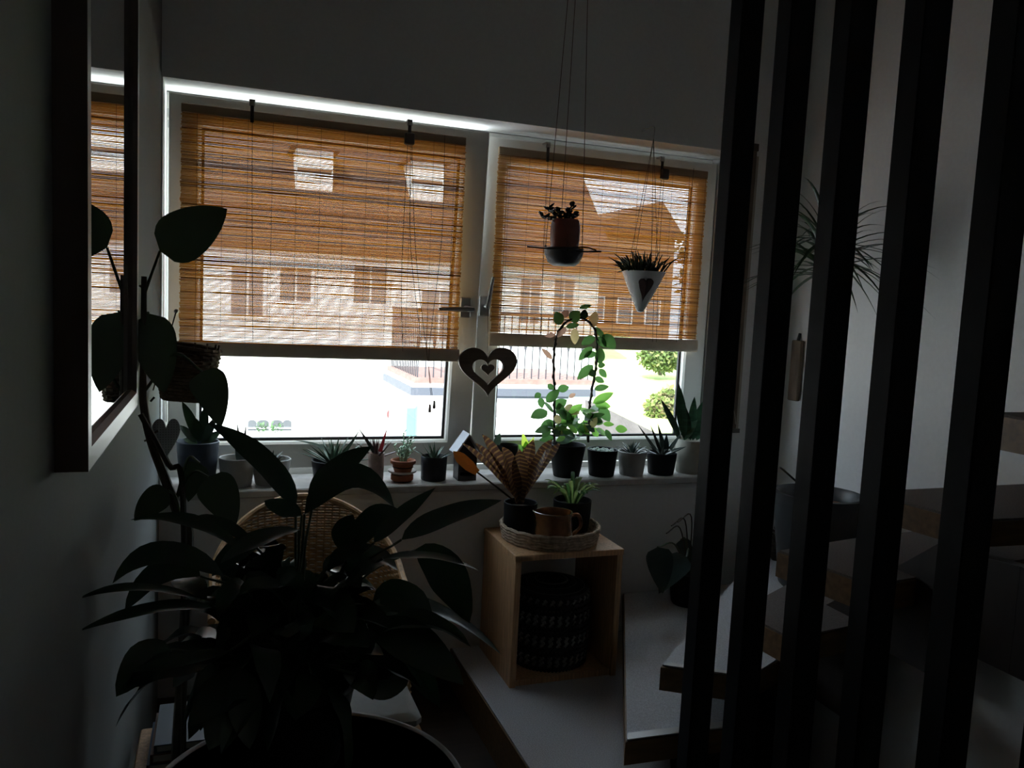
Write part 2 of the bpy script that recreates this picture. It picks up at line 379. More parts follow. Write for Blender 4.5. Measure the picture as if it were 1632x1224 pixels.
# ------------------------------------------------------------------ slat screen
ss = thing('slat_screen', (1.27, -1.75, 0), 'dark floor-to-ceiling vertical slat screen beside the stairs', 'slat screen')
for i in range(8):
    y1 = -1.342-.1685*i
    MB().bevbox(1.25, 1.308, y1-.046, y1, .02, ZC-.02, .002).obj('slat', SLAT, ss, False)
MB().box(1.245, 1.313, -2.62, -1.32, 0, .02).obj('floor_rail', SLAT, ss, False)
MB().box(1.245, 1.313, -2.62, -1.32, ZC-.02, ZC).obj('ceiling_rail', SLAT, ss, False)

# ------------------------------------------------------------------ outside: street, neighbour house, garage terrace, lawn
RENDER = mat('white house render', (.82, .81, .78), .9, noise=.03, scale=3)
ROOF = mat('brown roof tiles', (.055, .04, .036), .8, noise=.3, scale=6, stretch=(1, 1, 6))
PANE = mat('dark window pane', (.17, .18, .19), .3); PVC = mat('white window plastic', (.8, .8, .8), .5)
CONC = mat('grey concrete', (.095, .083, .075), .9, noise=.2, scale=5); PINK = mat('pinkish terrace stone', (.20, .11, .09), .8, noise=.2, scale=8)
GREYM = mat('grey painted metal', (.065, .07, .085), .6)
struct('street', MB().box(-40, 60, .9, 60, -3.8, -3.6), mat('pale paving', (.62, .62, .61), .9, noise=.1, scale=2))
HY = 18.0
hx0, hx1 = -13.0, at(948, 560, Y=HY).x; he = at(500, 384, Y=HY).z
hs = thing('neighbour_house', (0, HY, -3.6), 'white rendered house with brown roof and two dormers across the street', 'house')
MB().box(hx0, hx1, HY, HY+9, -3.6, he).obj('wall', RENDER, hs, False)
rf = MB().prism([(HY-.5, he-.1), (HY+4.5, he+5.0), (HY+9.5, he-.1), (HY+9.5, he-.3), (HY-.5, he-.3)], 'x', hx0-.3, hx1+.3).obj('roof', ROOF, hs, False)
for k in range(14):
    t = k/14; y = HY-.5+5*t; z = he-.1+5.1*t
    MB().prism([(y, z), (y+.36, z+.37), (y+.36, z+.41), (y, z+.06)], 'x', hx0-.3, hx1+.3).obj('tile_course', ROOF, rf, False)
def px_rect(a, b, c, d, Y): p, q = at(a, b, Y=Y), at(c, d, Y=Y); return min(p.x, q.x), max(p.x, q.x), min(p.z, q.z), max(p.z, q.z)
for r_ in ((472, 236, 530, 302), (655, 256, 706, 320)):
    x0, x1, z0, z1 = px_rect(*r_, HY+.9)
    d = MB().box(x0, x1, HY+.9, HY+4, z0-.3, z1).obj('dormer', RENDER, hs, False)
    MB().box(x0-.15, x1+.15, HY+.7, HY+4.2, z1, z1+.08).obj('dormer_roof', ROOF, d, False)
    zm = (z0+z1)/2-.04
    MB().box(x0+.04, x1-.04, HY+.86, HY+.9, zm-.05, zm+.05).obj('glazing_bar', ROOF, d, False)
def house_window(a, b, c, d, nx=2, dark=True):
    x0, x1, z0, z1 = px_rect(a, b, c, d, HY)
    f = MB().ring4(x0, x1, z0, z1, [(0, HY-.06), (.07, HY-.06), (.07, HY), (0, HY)], 'b').ring4(x0, x1, z0, z1, [(0, HY-.06), (.07, HY-.06), (.07, HY), (0, HY)], 't').ring4(x0, x1, z0, z1, [(0, HY-.06), (.07, HY-.06), (.07, HY), (0, HY)], 'l').ring4(x0, x1, z0, z1, [(0, HY-.06), (.07, HY-.06), (.07, HY), (0, HY)], 'r').obj('window', PVC, hs, False)
    for i in range(nx):
        u0 = x0+.07+(x1-x0-.14)*i/nx; u1 = x0+.07+(x1-x0-.14)*(i+1)/nx
        MB().box(u0+.03, u1-.03, HY-.03, HY-.01, z0+.07, z1-.07).obj('pane', PANE, f, False)
    return x0, x1, z0, z1
house_window(364, 418, 424, 508); house_window(442, 420, 500, 486); house_window(668, 458, 730, 548)
house_window(826, 440, 862, 520); house_window(880, 440, 915, 520); house_window(560, 418, 620, 490)
BLUEP = mat('pale sky reflecting pane', (.20, .25, .30), .4)
for a, b in ((397, 407), (412, 427), (434, 449), (453, 463)):
    x0, x1, z0, z1 = px_rect(a, 623, b, 632, HY); MB().box(x0, x1, HY-.05, HY, z0, z1).obj('transom_pane', BLUEP, hs, False)
    x0, x1, z0, z1 = px_rect(a-2, 669, b+1, 686, HY)
    n = 8; poly = [(x0, z0), (x1, z0)]+[((x0+x1)/2+(x1-x0)/2*math.cos(math.pi*i/n), z1-(z1-z0)*.25+(z1-z0)*.25*math.sin(math.pi*i/n)) for i in range(n+1)]
    p = MB().prism(poly, 'y', HY-.05, HY).obj('arched_pane', mat('grey arched pane', (.07, .075, .08), .5), hs, False)
    MB().box(x0, x1, HY-.08, HY-.05, z0+(z1-z0)*.22, z0+(z1-z0)*.32).obj('glazing_bar', PVC, p, False)
for i, (a, b) in enumerate(((411, 428), (432, 450))):
    x0, x1, z0, z1 = px_rect(a, 674, b, 690, HY-.4); f = MB()
    for k in range(70):
        c = V((random.uniform(x0, x1), HY-.4+random.uniform(-.08, .08), z0+(z1-z0)*random.random()*(.5+.5*random.random())))
        f.leaf(c, c+V((random.uniform(-.1, .1), random.uniform(-.05, .05), random.uniform(-.02, .12))), .06, n=2)
    t = thing('window_box_plant', ((x0+x1)/2, HY-.4, z0), 'green plant in the %s flower box under the house window' % ('left' if i == 0 else 'right'), 'plant', 'flower boxes on the house')
    f.obj('foliage', mat('far green leaves', (.06, .13, .045), .7), t, kind='stuff')
    MB().box(x0-.02, x1+.02, HY-.5, HY-.02, z0-.12, z0).obj('planter', PVC, t, False)
c = at(626, 661, Y=HY-.1)
sg = MB(); sg.tube([(c.x, HY-.08, c.z), (c.x, HY, c.z)], px(9, c), 20); tag(sg.obj('round_wall_sign', mat('faded red sign', (.13, .045, .045), .7)), 'round reddish sign on the white house wall', 'sign')
x0, x1, z0, z1 = px_rect(648, 650, 660, 694, HY)
dr = thing('teal_door', ((x0+x1)/2, HY, z0), 'pale teal narrow door in the white house wall', 'door')
MB().box(x0, x1, HY-.06, HY-.001, z0, z1).obj('door_leaf', mat('teal paint', (.10, .30, .30), .6), dr, False)
MB().box(x1, x1+.05, HY-.08, HY-.001, z0, z1+.05).obj('door_frame', mat('teal grey paint', (.12, .20, .20), .6), dr, False)
# garage with roof terrace
GY = 9.0
g0 = at(665, 606, Y=GY); gx1 = at(946, 600, Y=GY).x; gz = at(800, 604, Y=GY).z; side = at(627, 583, Z=gz)
gg = thing('garage', (g0.x, GY, -3.6), 'low white garage carrying a railed roof terrace', 'garage')
gw = at(764, 660, Y=GY).x; MB().box(gw, gx1, GY, side.y, -3.6, gz-.26).obj('wall', RENDER, gg, False)
MB().box(g0.x, g0.x+.14, side.y-.2, side.y-.06, -3.6, gz-.26).obj('terrace_post', RENDER, gg, False)
MB().box(g0.x-.12, gx1, GY-.12, side.y, gz-.26, gz-.14).obj('roof_slab', GREYM, gg, False)
MB().box(g0.x-.08, gx1, GY-.08, side.y, gz-.14, gz-.08).obj('roof_flashing', RENDER, gg, False)
MB().box(g0.x-.05, gx1, GY-.05, side.y, gz-.08, gz).obj('terrace_edge', PINK, gg, False)
x0, x1, z0, z1 = px_rect(783, 634, 900, 704, GY)
MB().box(x0-.1, x1, GY-.05, GY, z1, z1+.22).obj('lintel', GREYM, gg, False)
MB().box(x0-.14, x0-.02, GY-.05, GY, -3.6, z1).obj('door_jamb', GREYM, gg, False)
gd = MB().box(x0, x1, GY-.03, GY, -3.6, z1).obj('garage_door', PVC, gg, False)
for k in range(6): MB().box(x0, x1, GY-.035, GY-.03, z1-.3-.4*k, z1-.29-.4*k).obj('panel_groove', GREYM, gd, False)
rl = thing('terrace_railing', (g0.x, GY+.1, gz), 'dark metal baluster railing along the garage terrace', 'railing')
RM = mat('dark railing metal', (.03, .03, .035), .6)
x = g0.x+.02; k = 0
while x < gx1-.05:
    b = MB().tube([(x, GY+.08, gz), (x, GY+.08, gz+1.0)], .011, 5).obj('baluster', RM, rl)
    if k % 2 == 0: MB().lathe((x, GY+.08, gz+.45), [(.011, 0), (.026, .05), (.026, .14), (.011, .19)], 6).obj('knuckle', RM, b)
    x += .125; k += 1
y = GY+.2
while y < side.y: MB().tube([(g0.x+.02, y, gz), (g0.x+.02, y, gz+1.0)], .011, 5).obj('baluster', RM, rl); y += .125
MB().box(g0.x, gx1, GY+.06, GY+.10, gz+1.0, gz+1.05).obj('top_rail', RM, rl, False)
MB().box(g0.x, g0.x+.04, GY+.06, side.y, gz+1.0, gz+1.05).obj('top_rail', RM, rl, False)
# lawn and retaining wall
lw = MB(); q = [at(944, 706, Y=8.0), at(1500, 760, Y=8.0), at(1700, 560, Y=24), at(938, 553, Y=24)]
lw.add(q+[p-V((0, 0, 2.5)) for p in q], [(0, 1, 2, 3), (7, 6, 5, 4), (0, 4, 5, 1), (1, 5, 6, 2), (2, 6, 7, 3), (3, 7, 4, 0)])
struct('lawn', lw, mat('sunlit mown grass', (.42, .50, .17), .95, noise=.18, scale=1.2, bump=.2), label='bright sloping lawn beyond the right window')
a, b, c_ = at(942, 640, Y=7.6), at(1072, 704, Y=7.6), at(942, 712, Y=7.6)
rw = MB().prism([(a.x, a.z), (b.x, b.z), (b.x, c_.z-1.5), (a.x, c_.z-1.5)], 'y', 7.5, 7.8)
tag(rw.obj('retaining_wall', CONC, None, False), 'grey concrete wall sloping down beside the lawn', 'wall')
def foliage(c, rx, ry, rz, n, sz, seed):
    rnd = random.Random(seed); f = MB()
    for k in range(n):
        d = V((rnd.gauss(0, 1), rnd.gauss(0, 1), rnd.gauss(0, 1))).normalized(); q = rnd.uniform(.72, 1.03)*(1+.12*math.sin(5*d.x+3*d.z+seed)*math.cos(4*d.y))
        p = V(c)+V((d.x*rx*q, d.y*ry*q, d.z*rz*q)); e = V((rnd.uniform(-1, 1), rnd.uniform(-1, 1), rnd.uniform(-1, .6))).normalized()*sz
        f.k = rnd.choice([0, 0, 1]); f.leaf(p, p+e, sz*.7, n=2, hint=(rnd.gauss(0, 1), rnd.gauss(0, 1), 1))
    return f
def bush(name, x0, y0, x1, y1, Y, label, cols, cat='bush', sz=.13, n=1400, trunk=None):
    a, b = at(x0, (y0+y1)/2, Y=Y), at(x1, (y0+y1)/2, Y=Y); t_, u = at((x0+x1)/2, y0, Y=Y), at((x0+x1)/2, y1, Y=Y)
    c = (t_+u)/2; rx = abs(b.x-a.x)/2; rz = abs(t_.z-u.z)/2
    r = thing(name, (c.x, c.y, c.z-rz-(trunk or 0)), label, cat)
    foliage(c, rx*.95, rx*.8, rz*.95, n, sz, hash(label) % 97 if False else len(label)).obj('foliage', cols, r, False, kind='stuff')
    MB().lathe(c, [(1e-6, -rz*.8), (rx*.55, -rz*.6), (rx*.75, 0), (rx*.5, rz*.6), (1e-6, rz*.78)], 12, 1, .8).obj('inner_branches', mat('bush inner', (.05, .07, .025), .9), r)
    MB().tube([(c.x, c.y, c.z-rz-(trunk or .1)), (c.x, c.y, c.z)], .05 if not trunk else .16, 7).obj('trunk', STEM, r)
G1 = [mat('bush green', (.085, .13, .03), .8, transl=.2), mat('bush olive', (.17, .19, .06), .8, transl=.2)]
G2 = [mat('bush yellow green', (.15, .20, .05), .8, transl=.2), mat('bush tan', (.24, .20, .10), .8, transl=.2)]
G3 = [mat('tree dark green', (.035, .055, .025), .8), mat('tree brown green', (.06, .06, .035), .8)]
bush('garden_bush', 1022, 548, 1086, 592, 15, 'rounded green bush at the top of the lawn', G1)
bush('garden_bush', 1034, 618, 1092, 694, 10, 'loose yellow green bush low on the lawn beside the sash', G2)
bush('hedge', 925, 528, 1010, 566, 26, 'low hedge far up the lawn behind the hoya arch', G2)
x0, x1, z0, z1 = px_rect(926, 368, 1064, 560, 30)
h2_ = thing('far_house', ((x0+x1)/2, 30, z0-2), 'distant brown gabled house behind the right blind', 'house')
FARW = mat('brown far wall', (.14, .10, .075), .9); MB().box(x0, x1, 30, 36, z0-2, z1).obj('wall', FARW, h2_, False)
MB().prism([(x0-.4, z1), (x1+.4, z1), (x0+(x1-x0)*.8, z1+1.6)], 'y', 29.7, 36.3).obj('roof', ROOF, h2_, False)
for u in (.2, .5, .8):
    xx = x0+(x1-x0)*u; wf_ = MB().box(xx-.4, xx+.4, 29.95, 30, z0+1.2, z0+2.4).obj('window', PVC, h2_, False); MB().box(xx-.33, xx+.33, 29.93, 29.95, z0+1.27, z0+2.33).obj('pane', PANE, wf_, False)
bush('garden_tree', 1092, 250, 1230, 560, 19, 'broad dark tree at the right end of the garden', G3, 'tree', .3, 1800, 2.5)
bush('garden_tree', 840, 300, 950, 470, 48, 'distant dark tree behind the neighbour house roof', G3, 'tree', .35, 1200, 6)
# ------------------------------------------------------------------ pots
def potmat(n, rgb, rough=.5, noise=.06, coat=0): return mat(n, rgb, rough, noise=noise, scale=30, coat=coat)
TERRA = potmat('terracotta', (.34, .12, .06), .8, .2); NAVY = mat('black navy glaze', (.010, .011, .017), .4, noise=.1, scale=30, spec=.3)
DARKP = mat('charcoal pot', (.010, .010, .011), .55, noise=.15, scale=30, spec=.2); GREYP = potmat('light grey pot', (.33, .32, .30), .6); CREAM = potmat('cream pot', (.40, .39, .33), .5)
BLUEG = potmat('blue grey glaze', (.028, .040, .058), .45, .2); PINKP = potmat('pink marbled pot', (.36, .25, .22), .5, .3)
def pot(name, xl, xr, yt, Y, label, m, base=None, taper=.85, cat='potted plant', group='potted plants on the window sill', lip=0):
    c = at((xl+xr)/2, yt, Y=Y); r = px((xr-xl)/2, c); z0 = SILL if base is None else base
    t = thing(name, (c.x, Y, z0), label, cat, group); h = c.z-z0; b = r*taper; w = max(.003, r*.07)
    prof = [(b*.96, 0), (b, .004)]+[(b+(r-b)*k/4, h*k/4) for k in (1, 2, 3)]+([(r, h-lip), (r*1.0+.004, h-lip+.001), (r+.004, h)] if lip else [(r, h)])+[(r-w*.4, h+.002), (r-w, h), (r-w-.002, h-.012), (r-w-.003, h-.022)]
    MB().lathe((c.x, Y, z0), prof, 32).obj('pot', m, t)
    MB().lathe((c.x, Y, z0+h-.024), [(1e-6, .006), (r*.5, .005), (r-w-.002, 0), (r-w-.002, -.004), (1e-6, -.004)], 20).obj('soil', SOIL, t)
    return t, V((c.x, Y, z0+h-.018)), r
def rosette(t, c, n, L, W, m, el0=15, el1=80, shape='taper', th=.35, curl=.0, nm='leaf', jit=.15, r0=.1):
    for k in range(n):
        f = k/max(1, n-1); a = k*2.39996+random.uniform(-jit, jit); el = math.radians(el0+(el1-el0)*f+random.uniform(-6, 6)); l = L*(1-.35*f)*random.uniform(.85, 1.1)
        d = V((math.cos(a)*math.cos(el), math.sin(a)*math.cos(el), math.sin(el))); b = c+V((math.cos(a), math.sin(a), 0))*r0*L*(1-f)
        MB().leaf(b, b+d*l, W*random.uniform(.85, 1.1), sag=curl*l, shape=shape, th=W*th, fold=.35, n=7).obj(nm, m, t)
def pleaf(t, a, b, wpx, Ya, Yb, m, shape='ovate', sag=0, face=.6, fold=.2, nm='leaf', n=9, wave=0, th=0, tilt=None, k2=None):
    p0, p1 = at(*a, Y=Ya), at(*b, Y=Yb); up = V((0, 0, 1)); tc = (CAM-p0).normalized()
    h = (up*(1-face)+tc*face) if tilt is None else V(tilt)
    W = px(wpx, (p0+p1)/2)
    return MB().leaf(p0, p1, W, sag=sag, shape=shape, hint=h, fold=fold, n=n, wave=wave, th=th, k2=k2).obj(nm, m, t)
# --- sill, left to right
t, c, r = pot('agave_pot', 283, 348, 703, .055, 'tall blue grey planter with a green leafy plant at the left sill end', BLUEG, taper=.8)
for a, b, w_ in (((318, 705), (290, 640), 17), ((322, 705), (328, 645), 15), ((325, 705), (345, 665), 14), ((312, 706), (284, 678), 14), ((328, 708), (352, 688), 14), ((318, 704), (310, 665), 15), ((322, 708), (335, 690), 13), ((315, 710), (292, 700), 12)):
    pleaf(t, a, b, w_, .055, .055+random.uniform(-.04, .02), LEAFD, 'lance', .01, th=.004)
t, c, r = pot('snake_plant', 350, 405, 729, .05, 'white grey pot with two thin upright dark leaves', GREYP)
for a, b, w_ in (((384, 735), (378, 673), 10), ((387, 735), (392, 676), 9), ((381, 735), (374, 700), 9)): pleaf(t, a, b, w_, .06, .06, SUCCD, 'blade', 0, th=.003)
t, c, r = pot('dark_rosette', 402, 463, 731, .065, 'wide grey pot with a low dark spiky rosette', GREYP, taper=.8)
rosette(t, c, 16, .075, .018, SUCCD, 18, 70)
t, c, r = pot('aloe', 497, 566, 733, .06, 'bushy green aloe in a charcoal pot behind the peace lily', DARKP)
rosette(t, c, 30, .15, .020, SUCC, 12, 75, curl=.06)
pleaf(t, (548, 722), (575, 682), 8, .05, .0, SUCC, 'taper', -.01, th=.004); pleaf(t, (530, 722), (468, 702), 9, .05, .0, SUCC, 'taper', .02, th=.004)
t, c, r = pot('red_aloe', 587, 613, 722, .06, 'slim pink marbled pot with a red tipped aloe', PINKP, taper=.92)
rosette(t, c, 12, .12, .017, SUCCR, 22, 80)
pleaf(t, (606, 720), (618, 679), 7, .05, .02, mat('red leaf', (.28, .05, .06), .5, transl=.4), 'taper', th=.004); pleaf(t, (596, 720), (570, 680), 8, .05, .04, SUCCD, 'taper', th=.004)
# saucer stack
c0 = at(641, 752, Y=.05); zz = c0.z
t = thing('saucer_stand', (c0.x, .05, SILL), 'clear saucer on a terracotta foot on the sill', 'saucer')
rr = px(18, c0); MB().lathe((c0.x, .05, SILL), [(rr*.8, 0), (rr, .006), (rr, zz-SILL-.01), (rr*.9, zz-SILL-.005)], 24).obj('foot', TERRA, t)
MB().lathe((c0.x, .05, zz-.006), [(rr*.85, 0), (rr*1.25, .008), (rr*1.28, .014), (rr*1.22, .013), (rr*.9, .004), (1e-6, .003)], 28).obj('saucer', mat('white glazed saucer', (.62, .58, .55), .3), t)
t, c, r = pot('jade_bush', 624, 661, 733, .05, 'little terracotta pot of pale mint succulent on the saucer', TERRA, base=zz-.002, taper=.72, lip=.012)
for k in range(9):
    a = random.uniform(0, 6.3); h = random.uniform(.06, .11) if k else .125; rad = random.uniform(.01, .05) if k else .0
    top = c+V((math.cos(a)*rad, math.sin(a)*rad*.7, h)); s = MB().tube([c+V((math.cos(a)*.008, math.sin(a)*.008, 0)), (c+top)/2+V((0, 0, .01)), top], .0022, 5).obj('stem', SUCCP, t)
    lf = MB()
    for q in range(9):
        p = c.lerp(top, .35+.65*q/8); b = q*2.4; lf.leaf(p, p+V((math.cos(b)*.013, math.sin(b)*.013, .010)), .008, shape='round', th=.003, n=4)
    lf.obj('leaf_cluster', SUCCP, s)
t, c, r = pot('haworthia', 671, 713, 727, .055, 'glossy navy black pot with a striped haworthia', NAVY, taper=.95)
rosette(t, c, 16, .10, .015, SUCC, 20, 80, curl=.05)
# birdhouse
c = at(740, 766, Y=.05); w_ = px(15, c); zt = at(740, 718, Y=.05).z; za = at(740, 692, Y=.05).z
t = thing('toy_birdhouse', (c.x, .05, SILL), 'small black birdhouse with pale pitched roof on the sill', 'birdhouse')
BH = mat('black birdhouse wood', (.02, .02, .022), .5)
hb = SILL+(zt-SILL)*.45
MB().box(c.x-w_, c.x+w_, .015, .085, SILL, SILL+.02).obj('base', BH, t, False)
MB().box(c.x-w_, c.x-w_+.008, .015, .085, SILL+.02, zt).obj('side', BH, t, False); MB().box(c.x+w_-.008, c.x+w_, .015, .085, SILL+.02, zt).obj('side', BH, t, False)
MB().prism([(c.x-w_, hb), (c.x+w_, hb), (c.x+w_, zt), (c.x, za-.006), (c.x-w_, zt)], 'y', .018, .028).obj('front', BH, t, False)
MB().prism([(c.x-w_, SILL+.02), (c.x+w_, SILL+.02), (c.x+w_, zt), (c.x, za-.006), (c.x-w_, zt)], 'y', .075, .085).obj('back', BH, t, False)
for s in (-1, 1):
    e = V((c.x+s*(w_+.012), 0, zt-.008)); a = V((c.x, 0, za)); n = V((-(e-a).z, 0, (e-a).x)).normalized()*(.007 if s < 0 else -.007)
    if n.z < 0: n = -n
    MB().prism([(a.x, a.z), (e.x, e.z), (e.x+n.x, e.z+n.z), (a.x, a.z+.009)], 'y', .005, .095).obj('roof_board', mat('pale roof board', (.42, .43, .48), .5), t, False)
# dark cup, seedling
t, c, r = pot('small_cup_plant', 791, 826, 709, .11, 'dark metal cup with one grey green leaf behind the striped bromeliad', DARKP, taper=.95)
pleaf(t, (790, 712), (797, 690), 12, .11, .11, SUCC, 'ovate')
t, c, r = pot('seedling', 828, 852, 722, .10, 'tiny pot with a bright yellow green seedling', GREYP)
for a, b, w_, m_ in (((840, 722), (833, 690), 12, LEAFY), ((842, 720), (851, 696), 9, LEAFY), ((840, 722), (838, 703), 13, LEAFB), ((838, 724), (840, 712), 14, LEAFB), ((836, 722), (826, 708), 10, LEAFB)): pleaf(t, a, b, w_, .10, .09, m_, 'ovate', face=.8)
# hoya
t, c, r = pot('hoya', 876, 934, 708, .05, 'big charcoal pot with a variegated hoya trained over an arch', DARKP, taper=.72)
K = lambda x, y: (860+x/4.893, 470+y/4.893)
HYY = .04
l1 = [(115, 1150), (115, 900), (118, 760), (110, 640), (110, 500), (118, 400), (135, 320), (175, 245), (235, 195), (300, 180), (360, 195), (420, 250), (445, 340), (448, 470), (435, 590), (415, 700), (395, 830), (385, 920), (380, 1150)]
MB().tube(bez([at(*K(*q), Y=HYY) for q in l1], 5), .0048, 7).obj('arch_hoop', mat('dark hoop wire', (.05, .035, .03), .6), t)
tw = bez([at(*K(*q), Y=HYY) for q in l1], 8); vine = []
for i, p in enumerate(tw): vine.append(p+V((math.cos(i*.9)*.006, math.sin(i*.9)*.006, 0)))
MB().tube(vine, .0025, 5).obj('vine', STEM, t)
HL = [((170, 230), (120, 130), 72, 0), ((180, 172), (225, 120), 48, 4), ((240, 205), (315, 130), 82, 0), ((310, 105), (405, 80), 36, 0), ((345, 188), (352, 112), 52, 5), ((405, 255), (440, 125), 62, 3), ((205, 250), (312, 232), 42, 0), ((272, 262), (275, 388), 56, 3), ((205, 250), (138, 332), 42, 4), ((120, 310), (38, 322), 32, 4), ((100, 500), (14, 418), 36, 4), ((425, 250), (515, 345), 40, 0), ((430, 325), (325, 390), 60, 0), ((450, 330), (520, 410), 60, 0), ((490, 310), (592, 418), 82, 0), ((410, 405), (303, 512), 56, 0), ((440, 450), (345, 485), 48, 0), ((465, 535), (478, 408), 64, 0), ((415, 545), (293, 662), 64, 1), ((440, 600), (380, 625), 50, 5), ((430, 645), (505, 682), 42, 0), ((465, 578), (522, 645), 44, 1), ((455, 550), (512, 548), 42, 1), ((425, 735), (542, 714), 46, 1), ((415, 845), (577, 762), 60, 2), ((430, 850), (555, 872), 55, 2), ((465, 865), (548, 988), 70, 1), ((425, 975), (495, 1002), 48, 1), ((495, 1005), (582, 1012), 34, 2), ((590, 1042), (685, 1052), 52, 2), ((515, 1050), (562, 1138), 36, 1), ((415, 1035), (455, 1108), 50, 2), ((52, 838), (155, 738), 66, 1), ((138, 742), (232, 718), 52, 1), ((62, 698), (112, 738), 38, 1), ((105, 885), (212, 818), 70, 1), ((145, 1002), (335, 850), 80, 2), ((60, 905), (-70, 960), 78, 1), ((122, 1000), (5, 1028), 72, 1), ((80, 1040), (22, 1115), 52, 1), ((5, 800), (20, 885), 44, 1), ((10, 770), (-40, 800), 40, 1), ((230, 800), (280, 770), 30, 4)]
HM = [LEAFM, LEAFM, LEAFB, LEAFP, LEAFR, LEAFD]
for a, b, w_, mi in HL: pleaf(t, K(*a), K(*b), w_*1.25/4.893, HYY, HYY-random.uniform(.0, .03), HM[mi], 'lance', face=random.uniform(.6, .95), fold=.15)
for k in range(60):
    a = (random.uniform(60, 440), random.uniform(900, 1120)); an = random.uniform(-.6, 3.7); l = random.uniform(75, 140)
    pleaf(t, K(*a), K(a[0]+math.cos(an)*l, a[1]-math.sin(an)*l*.8), random.uniform(45, 75)/4.893, HYY+random.uniform(-.05, .03), HYY-random.uniform(-.04, .08), random.choice([LEAFM, LEAFM, LEAFB, LEAFB, SUCC, LEAFP]), 'lance', face=random.uniform(.2, .9), fold=.15)
# pebble cactus
t, c, r = pot('pebble_cactus', 936, 985, 716, .045, 'charcoal pot filled with round grey pebble cacti', DARKP, taper=.82)
for k in range(26):
    a = k*2.4; q = math.sqrt(k/26)*r*.82; MB().ballp(c+V((math.cos(a)*q, math.sin(a)*q, .006)), random.uniform(.009, .013), 8, 6, 1.1).obj('cactus_head', SUCC, t)
t, c, r = pot('haworthia_clump', 985, 1031, 719, .045, 'light grey pot with a spiky dark haworthia clump', GREYP, taper=.82)
rosette(t, c, 34, .085, .013, SUCCD, 8, 80, curl=.08)
t, c, r = pot('gasteria', 1031, 1079, 721, .045, 'charcoal pot with upright tongue shaped gasteria leaves', DARKP, taper=.85)
rosette(t, c, 18, .11, .019, SUCCD, 20, 78)
for a, b, w_ in (((1045, 718), (1016, 676), 7), ((1052, 718), (1036, 676), 7), ((1058, 716), (1048, 674), 9), ((1062, 716), (1062, 690), 10), ((1068, 716), (1086, 690), 8), ((1070, 720), (1094, 712), 8)): pleaf(t, a, b, w_, .04, .01, SUCCD, 'blade', th=.005)
t, c, r = pot('sansevieria', 1077, 1128, 700, .06, 'cream pot with a banded sansevieria at the right sill end', CREAM, taper=.88)
BAND = mat('sansevieria dark green', (.03, .085, .04), .4, noise=.5, scale=26, stretch=(.4, .4, 3), transl=.12)
for a, b, w_ in (((1090, 700), (1082, 612), 17), ((1098, 700), (1088, 640), 15), ((1085, 700), (1053, 636), 12), ((1100, 702), (1107, 632), 15), ((1104, 702), (1120, 640), 18), ((1090, 702), (1112, 655), 18), ((1110, 702), (1125, 668), 14), ((1082, 700), (1070, 660), 10)): pleaf(t, a, b, w_, .06, .05, BAND, 'lance', th=.005, fold=.3)
# ------------------------------------------------------------------ cube stool with tray
bx = thing('cube_stool', (1.37, -.26, Z1), 'open pine cube stool standing on the first stair tread', 'stool')
bx0, bx1, by0, by1 = 1.172, 1.592, -.385, -.030; bz = .634; TH = .022
MB().bevbox(bx0-.003, bx1+.003, by0-.003, by1+.003, bz-TH, bz, .002).obj('top_panel', WOOD, bx, False)
MB().box(bx0, bx0+TH, by0, by1, Z1, bz-TH).obj('side_panel', WOOD, bx, False); MB().box(bx1-TH, bx1, by0, by1, Z1, bz-TH).obj('side_panel', WOOD, bx, False)
MB().box(bx0+TH, bx1-TH, by0+.01, by1, Z1, Z1+TH).obj('bottom_panel', WOOD, bx, False)
tc = V((1.372, -.205, bz)); TR = .186
WICK = mat('seagrass braid', (.40, .31, .23), .85, noise=.35, scale=60, bump=.8)
tr = thing('woven_tray', tc, 'round braided seagrass tray on the cube stool', 'tray')
MB().lathe(tc, [(TR*.94, 0), (TR*.94, .008), (1e-6, .008)], 40).obj('base', WICK, tr)
for k in range(5):
    z = .008+.0115*k; rr = TR*(.945+.012*k); n = 90
    MB().tube([tc+V((math.cos(2*math.pi*i/n)*rr*(1+.012*math.sin(i*2.6+k)), math.sin(2*math.pi*i/n)*rr*(1+.012*math.sin(i*2.6+k)), z+.0015*math.sin(i*1.3))) for i in range(n+1)], .0068, 6).obj('braid_ring', WICK, tr)
tz = bz+.0085
def ppot(name, xl, xr, yt, cx, cy, base, label, m, taper=.93, cat='potted plant', group=None):
    c = at((xl+xr)/2, yt, Y=cy); r = px((xr-xl)/2, c)
    return pot(name, xl, xr, yt, cy, label, m, base, taper, cat, group)
t, c, r = pot('striped_bromeliad', 803, 857, 800, -.17, 'brown banded bromeliad in a charcoal pot on the tray', DARKP, tz, .94, group='pots on the woven tray')
BR1 = mat('bromeliad brown', (.10, .045, .03), .35, noise=.3, scale=30, transl=.25); BR2 = mat('bromeliad tan band', (.30, .17, .06), .4, transl=.3)
base = (828, 800)
for b, w_, Yb, sag in (((736, 706), 15, -.25, .03), ((757, 706), 20, -.22, .03), ((768, 692), 24, -.20, .03), ((800, 712), 34, -.30, .02), ((828, 716), 36, -.28, .015), ((850, 700), 26, -.2, .02), ((880, 700), 26, -.17, .03), ((893, 706), 20, -.12, .03), ((870, 716), 24, -.26, .03), ((790, 716), 22, -.12, .03), ((845, 705), 26, -.1, .02)):
    p0, p1 = at(*base, Y=-.17), at(*b, Y=Yb); h = (CAM-p0).normalized()*.7+V((0, 0, .4))
    mb = MB(); mb.leaf(p0, p1, px(w_*.8, p1), sag=sag, shape='strap', hint=h, fold=.45, n=42, k2=1); mb.mi = [1 if (i//2) % 3 == 1 else 0 for i in range(len(mb.mi))]; mb.obj('leaf', [BR1, BR2], t)
